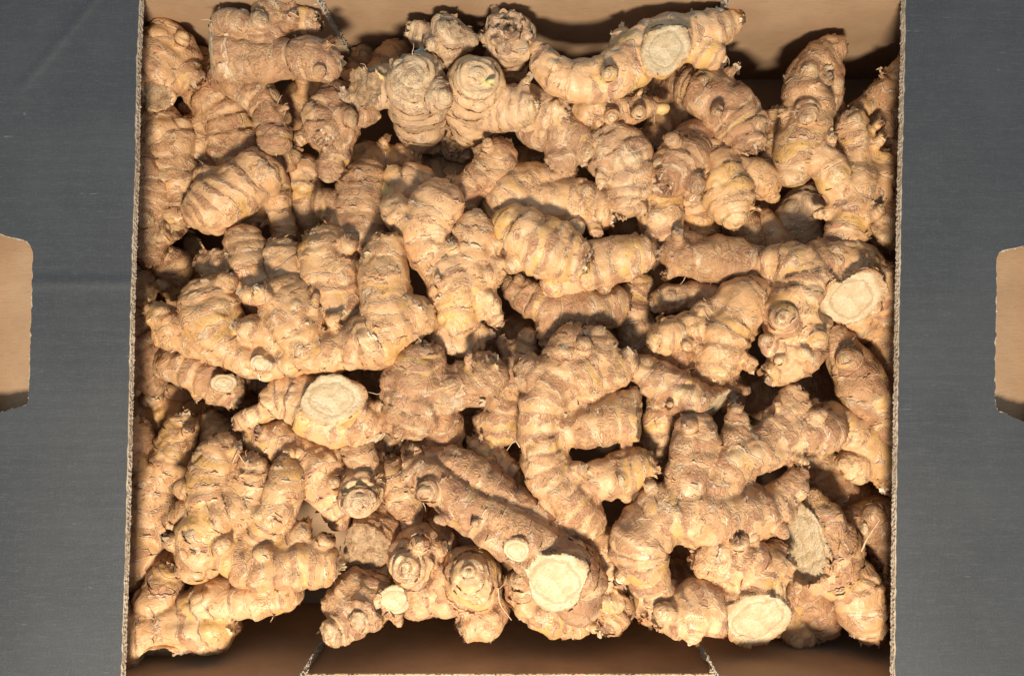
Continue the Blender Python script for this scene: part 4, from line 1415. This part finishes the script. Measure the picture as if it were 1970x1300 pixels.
P("root with a small bare nub, under the right flap beside the sliced cone", 6,
  (B, 'dry', [(1650, 1010, 40), (1690, 1010, 44), (1705, 1050, 38), (1700, 1075, 28)]),
  (K, 'round', [(1682, 1000, 18, 30), (1677, 988, 11, 40)]), tint=.35)
P("wrinkled root end at the bottom right beside the flap", 5,
  (B, 'dry', [(1720, 1075, 34), (1700, 1110, 40), (1695, 1150, 32)]), tint=.4, roots=0)
P("two lobed root with a big white oval cut face, at the bottom right", 8,
  (B, 'cut', [(1480, 1080, 46, -20), (1462, 1120, 54), (1455, 1165, 60), (1458, 1196, 62, 14)], (0.08, 0.5, 0.86)),
  (F_, 'dry', [(1470, 1090, 50, -10), (1415, 1078, 52), (1372, 1070, 42), (1355, 1066, 30)]),
  (F_, 'dry', [(1420, 1165, 40), (1355, 1165, 50), (1305, 1180, 42), (1280, 1186, 28)]),
  (K, 'eye', [(1335, 1180, 36, 10), (1332, 1200, 26, 20)]),
  (K, 'dry', [(1490, 1110, 36), (1510, 1085, 26)]), tint=.45, k=.005, roots=3, dz=.010)
P("small rounded root end beside the big white oval cut, at the bottom right", 6,
  (B, 'round', [(1515, 1190, 30), (1540, 1212, 28), (1548, 1222, 20)]), tint=.4, roots=0)
P("tan root tucked under the sliced cone, at the bottom right", 6,
  (B, 'dry', [(1530, 1120, 36), (1558, 1155, 46), (1580, 1185, 38), (1582, 1200, 28)]), tint=.35)
P("knobby stub between the antlered hand's foot and the two lobed root, at the bottom", 5,
  (B, 'dry', [(1205, 1110, 34), (1235, 1150, 36), (1252, 1170, 28)]),
  (F_, 'round', [(1240, 1120, 36), (1290, 1110, 38), (1320, 1105, 34)]), tint=.4)

# --- bottom left
P("two pronged yellow hand by the left flap in the lower left", 7,
  (B, 'round', [(265, 1090, 46), (280, 1040, 48), (285, 985, 50), (292, 930, 48)]),
  (F_, 'dry', [(300, 940, 44), (325, 885, 38), (346, 840, 32), (350, 822, 24)]),
  (F_, 'dry', [(285, 920, 42), (268, 870, 30), (266, 835, 22), (268, 824, 17)]),
  (F_, 'round', [(290, 1020, 44), (325, 1000, 34)]),
  (K, 'dry', [(310, 1090, 40), (325, 1095, 34)]), tint=.1, k=.006)
P("large spread hand with ridged fingers, lower left, over the empty corner", 9,
  (B, 'round', [(388, 1075, 44), (398, 1036, 54), (428, 988, 52), (465, 968, 42)]),
  (F_, 'knob', [(415, 975, 46), (410, 910, 40), (420, 872, 35), (424, 860, 28)]),
  (F_, 'dry', [(462, 980, 42), (480, 930, 34), (484, 900, 25)]),
  (F_, 'dry', [(495, 1025, 38), (532, 975, 43), (552, 928, 32), (548, 900, 21)]),
  (F_, 'knob', [(445, 1058, 44), (512, 1082, 44), (575, 1080, 46), (615, 1085, 36), (628, 1087, 26)]),
  (K, 'dry', [(545, 1060, 32), (578, 1025, 24), (584, 1012, 16)]),
  (K, 'dry', [(600, 1065, 26), (624, 1040, 18)]),
  (K, 'eye', [(378, 985, 28), (352, 988, 18)]), tint=.12, k=.006, roots=3)
P("blocky root sliced flat along its lower side, in the bottom left corner", 8,
  (B, 'dry', [(245, 1212, 54), (300, 1215, 60), (360, 1210, 58), (412, 1198, 52), (432, 1190, 38)]),
  (S, 'cut', [(335, 1215, 58), (345, 1242, 60), (350, 1258, 60)], (0.02, 0.80, 0.60)),
  (F_, 'dry', [(370, 1185, 46), (430, 1150, 48), (495, 1145, 48), (535, 1140, 42), (545, 1138, 32)]),
  (F_, 'dry', [(300, 1170, 42), (318, 1120, 36), (325, 1100, 26)]),
  (K, 'dry', [(285, 1230, 20), (284, 1276, 14), (284, 1282, 12)]), tint=.3, k=.005, roots=3, dz=.012)
P("dark chapped stub under the left flap above the blocky sliced root", 6,
  (B, 'dry', [(235, 1120, 32), (262, 1130, 30), (274, 1140, 22)]), tint=.15)
P("curved finger covered in small bumps, left of the stacked round heads", 7,
  (B, 'knob', [(655, 990, 26, -20), (640, 960, 38), (610, 905, 48), (575, 880, 42), (530, 850, 38), (500, 842, 26)]),
  (K, 'eye', [(580, 870, 30, 10), (560, 872, 22, 30)]),
  (K, 'eye', [(625, 920, 24, 20), (640, 928, 14, 40)]),
  (K, 'dry', [(520, 845, 28, 10), (505, 836, 18, 24)]), tint=.3)
P("round ringed head facing up, top one of the stack in the lower left middle", 8,
  (B, 'eye', [(702, 868, 34, -60), (699, 905, 44, -40), (696, 938, 48, -8), (695, 948, 44, 14)]),
  (K, 'dry', [(697, 890, 36, -14), (690, 865, 30, -6)]), tint=.6, roots=3)
P("round head with a broken scarred face, second of the stack in the lower left middle", 7,
  (B, 'torn', [(730, 1010, 50, -50), (712, 1040, 52, -14), (700, 1056, 49, 8)], (-0.2, 0.3, 0.93)), tint=.55, roots=3)
P("egg shaped head of fine rings, right of the scarred round head", 8,
  (B, 'eye', [(835, 1040, 38, -50), (815, 1060, 50, -24), (796, 1077, 50, 0), (791, 1082, 42, 18)]),
  (K, 'eye', [(805, 1055, 26, 24), (806, 1048, 16, 40)]),
  (K, 'dry', [(830, 1060, 26), (846, 1055, 20, 4)]), tint=.5, dz=-.003)
P("thick stub with two round faces and a small yellow ringed cut, bottom left middle", 8,
  (B, 'eye', [(740, 1125, 44, -40), (705, 1160, 54, -12), (672, 1190, 46, 6), (663, 1197, 40, 14)]),
  (F_, 'eye', [(725, 1145, 48, -10), (708, 1172, 46, 14), (702, 1180, 38, 26)]),
  (S, 'cut', [(735, 1150, 34, 6), (760, 1152, 27, 32)], (0.15, 0.2, 0.96)),
  (F_, 'round', [(690, 1140, 44, -20), (665, 1165, 44, -10)]), tint=.55, roots=4)
P("hairy round head with a pale eye and a lower lobe, at the bottom middle", 7,
  (B, 'eye', [(922, 1145, 48, -70), (914, 1124, 58, -28), (906, 1113, 58, 2), (905, 1110, 50, 20)]),
  (F_, 'dry', [(940, 1160, 38, -30), (930, 1185, 40, -10), (908, 1196, 30, -6)]),
  (K, 'dry', [(880, 1120, 38, -6), (850, 1108, 28, 6)]),
  (F_, 'round', [(870, 1140, 40, -30), (815, 1150, 34, -30), (800, 1165, 26, -30)]), tint=.5, roots=4)
P("small pale knob between the hairy round head and the long cut finger", 7,
  (B, 'eye', [(1020, 1150, 34, -30), (1008, 1130, 38, -2), (1004, 1124, 30, 8)]), tint=.6, roots=0)
P("golden root with a stubby arm, under the long finger's cut at the bottom", 7,
  (B, 'round', [(1025, 1155, 32), (1070, 1175, 44), (1105, 1185, 36)]),
  (F_, 'dry', [(1090, 1180, 36), (1140, 1162, 28, 8), (1180, 1148, 26, 14), (1190, 1146, 20, 16)]), tint=.15, dz=-.002)
P("wrinkled ball of a root end at the bottom, right of the golden root", 6,
  (B, 'dry', [(1190, 1150, 36, -20), (1172, 1180, 38), (1168, 1190, 30, 8)]), tint=.4, roots=0)
P("finger leaning behind the top of the long cut finger", 6,
  (B, 'dry', [(790, 1005, 24), (772, 960, 32), (758, 915, 28), (752, 890, 20)]), tint=.4, roots=0)
P("pale root end showing under the spindle's ragged right end", 5,
  (B, 'round', [(690, 870, 34), (730, 855, 36), (760, 870, 30)]), tint=.7, roots=0)
P("root lying low on the carton floor under the egg shaped head", 4,
  (B, 'round', [(760, 1040, 40), (830, 1010, 42), (900, 1040, 40)]), tint=.4, roots=0)

# --- dim roots filling the bottom of the box
for lab, pts in (
    ("dim root in the dark pocket right of the slim hanging finger", [(560, 390, 42), (600, 460, 46), (650, 500, 40)]),
    ("dim root in the dark gap under the small dusty head", [(800, 340, 44), (870, 330, 46), (930, 290, 40)]),
    ("dim root in the dark under the papery brown root", [(1000, 330, 44), (1070, 330, 44), (1140, 360, 40)]),
    ("dim root in the black slit right of the amber torn patch", [(1210, 440, 42), (1240, 500, 46), (1250, 560, 42)]),
    ("dim root below the long cut root near the back wall", [(1060, 190, 42), (1130, 190, 44), (1220, 160, 40)]),
    ("dim root in the hole below the foot of the pale yellow hand", [(930, 620, 40), (960, 660, 46), (1020, 640, 40)]),
    ("dim root in the small hole above the shaggy hand's right finger", [(1150, 650, 40), (1200, 670, 44), (1230, 730, 40)]),
    ("bluish dim root deep under the large thick hand", [(1440, 750, 44), (1500, 770, 46), (1560, 740, 48), (1610, 760, 44)]),
    ("dim root in the dark under the dim brown one at the left", [(260, 840, 44), (320, 860, 46), (400, 870, 44)]),
    ("dim root in the dark pocket left of the spindle", [(440, 770, 44), (480, 850, 44), (540, 860, 40)]),
    ("dim root in the hollow left of the large shaggy hand", [(900, 790, 44), (960, 860, 48), (990, 920, 40)]),
    ("dim root in the hollow above the long cut finger", [(830, 880, 42), (880, 900, 46), (950, 960, 40)]),
    ("dim root under the curved bumpy finger", [(560, 930, 40), (600, 900, 42), (660, 860, 44)]),
    ("dim root in the hole left of the many lobed root", [(1480, 430, 42), (1550, 470, 46), (1600, 480, 40)]),
    ("dim root in the round hole under the antlered hand", [(1290, 1060, 40), (1340, 1080, 44), (1390, 1110, 40)]),
    ("dim root beneath the right flap beside the brown shadowed root", [(1640, 900, 42), (1690, 950, 44), (1720, 1000, 40)]),
    ("dim root under the straight eyed finger", [(1600, 720, 42), (1640, 800, 44), (1680, 860, 40)]),
    ("dim root in the gap below the little ringed finger", [(300, 520, 42), (350, 600, 46), (420, 580, 40)]),
    ("dim root in the long shadow under the golden hand", [(640, 720, 46), (700, 720, 48), (760, 700, 44)]),
    ("dim root in the shade below the long cut finger", [(820, 1010, 40), (880, 1050, 42), (960, 1070, 40)]),
    ("dim root between the shaggy hand and the hanging pale finger", [(1230, 850, 40), (1250, 900, 42), (1290, 940, 40)]),
    ("dim root under the tall bent finger", [(1480, 290, 42), (1530, 330, 42), (1600, 350, 40)]),
):
    P(lab, 2, (B, 'round', pts), tint=.5, fill=True, roots=0)

settle()
for i_, pc_ in enumerate(PIECES):
    pc_['root'] = build_piece(i_, pc_)




def long_rootlet(owner, path, r=0.00045):
    for pc in PIECES:
        if pc['label'].startswith(owner):
            root = pc['root']
            N = np.array([[*W3(x, y, z), 0.0018] for x, y, z in path])
            S_ = catmull(N)[:, :3]
            rad = np.linspace(r, r * 0.5, len(S_))
            v, f = tube(S_, rad, 5)
            mesh_obj('rootlet', v - np.array(root.location), f, ROOT, root)
            return


long_rootlet("thick stub with two broken faces", [(640, 1168, .068), (615, 1176, .060), (580, 1182, .055), (550, 1198, .054), (534, 1196, .053), (528, 1188, .053)], .0005)
long_rootlet("thick stub with two broken faces", [(645, 1178, .066), (620, 1186, .062), (602, 1196, .060)], .0005)
long_rootlet("cone shaped root", [(1625, 1090, .088), (1655, 1062, .094), (1668, 1035, .098), (1688, 1006, .100), (1692, 998, .1)], .0007)
long_rootlet("two lobed root", [(1440, 1235, .07), (1425, 1252, .07), (1400, 1255, .068), (1382, 1248, .066)], .0011)
long_rootlet("hairy round head", [(958, 1130, .088), (962, 1160, .086), (975, 1180, .080), (984, 1192, .078)], .0005)
long_rootlet("round head with a broken scarred face", [(655, 1050, .07), (652, 1090, .07), (660, 1130, .08), (658, 1150, .08)], .0004)
long_rootlet("large shaggy hand", [(1000, 860, .088), (992, 848, .09), (985, 852, .09), (975, 866, .086)], .0004)
long_rootlet("large spread hand", [(446, 895, .09), (452, 880, .1), (458, 872, .1), (470, 890, .098), (478, 884, .098)], .0005)
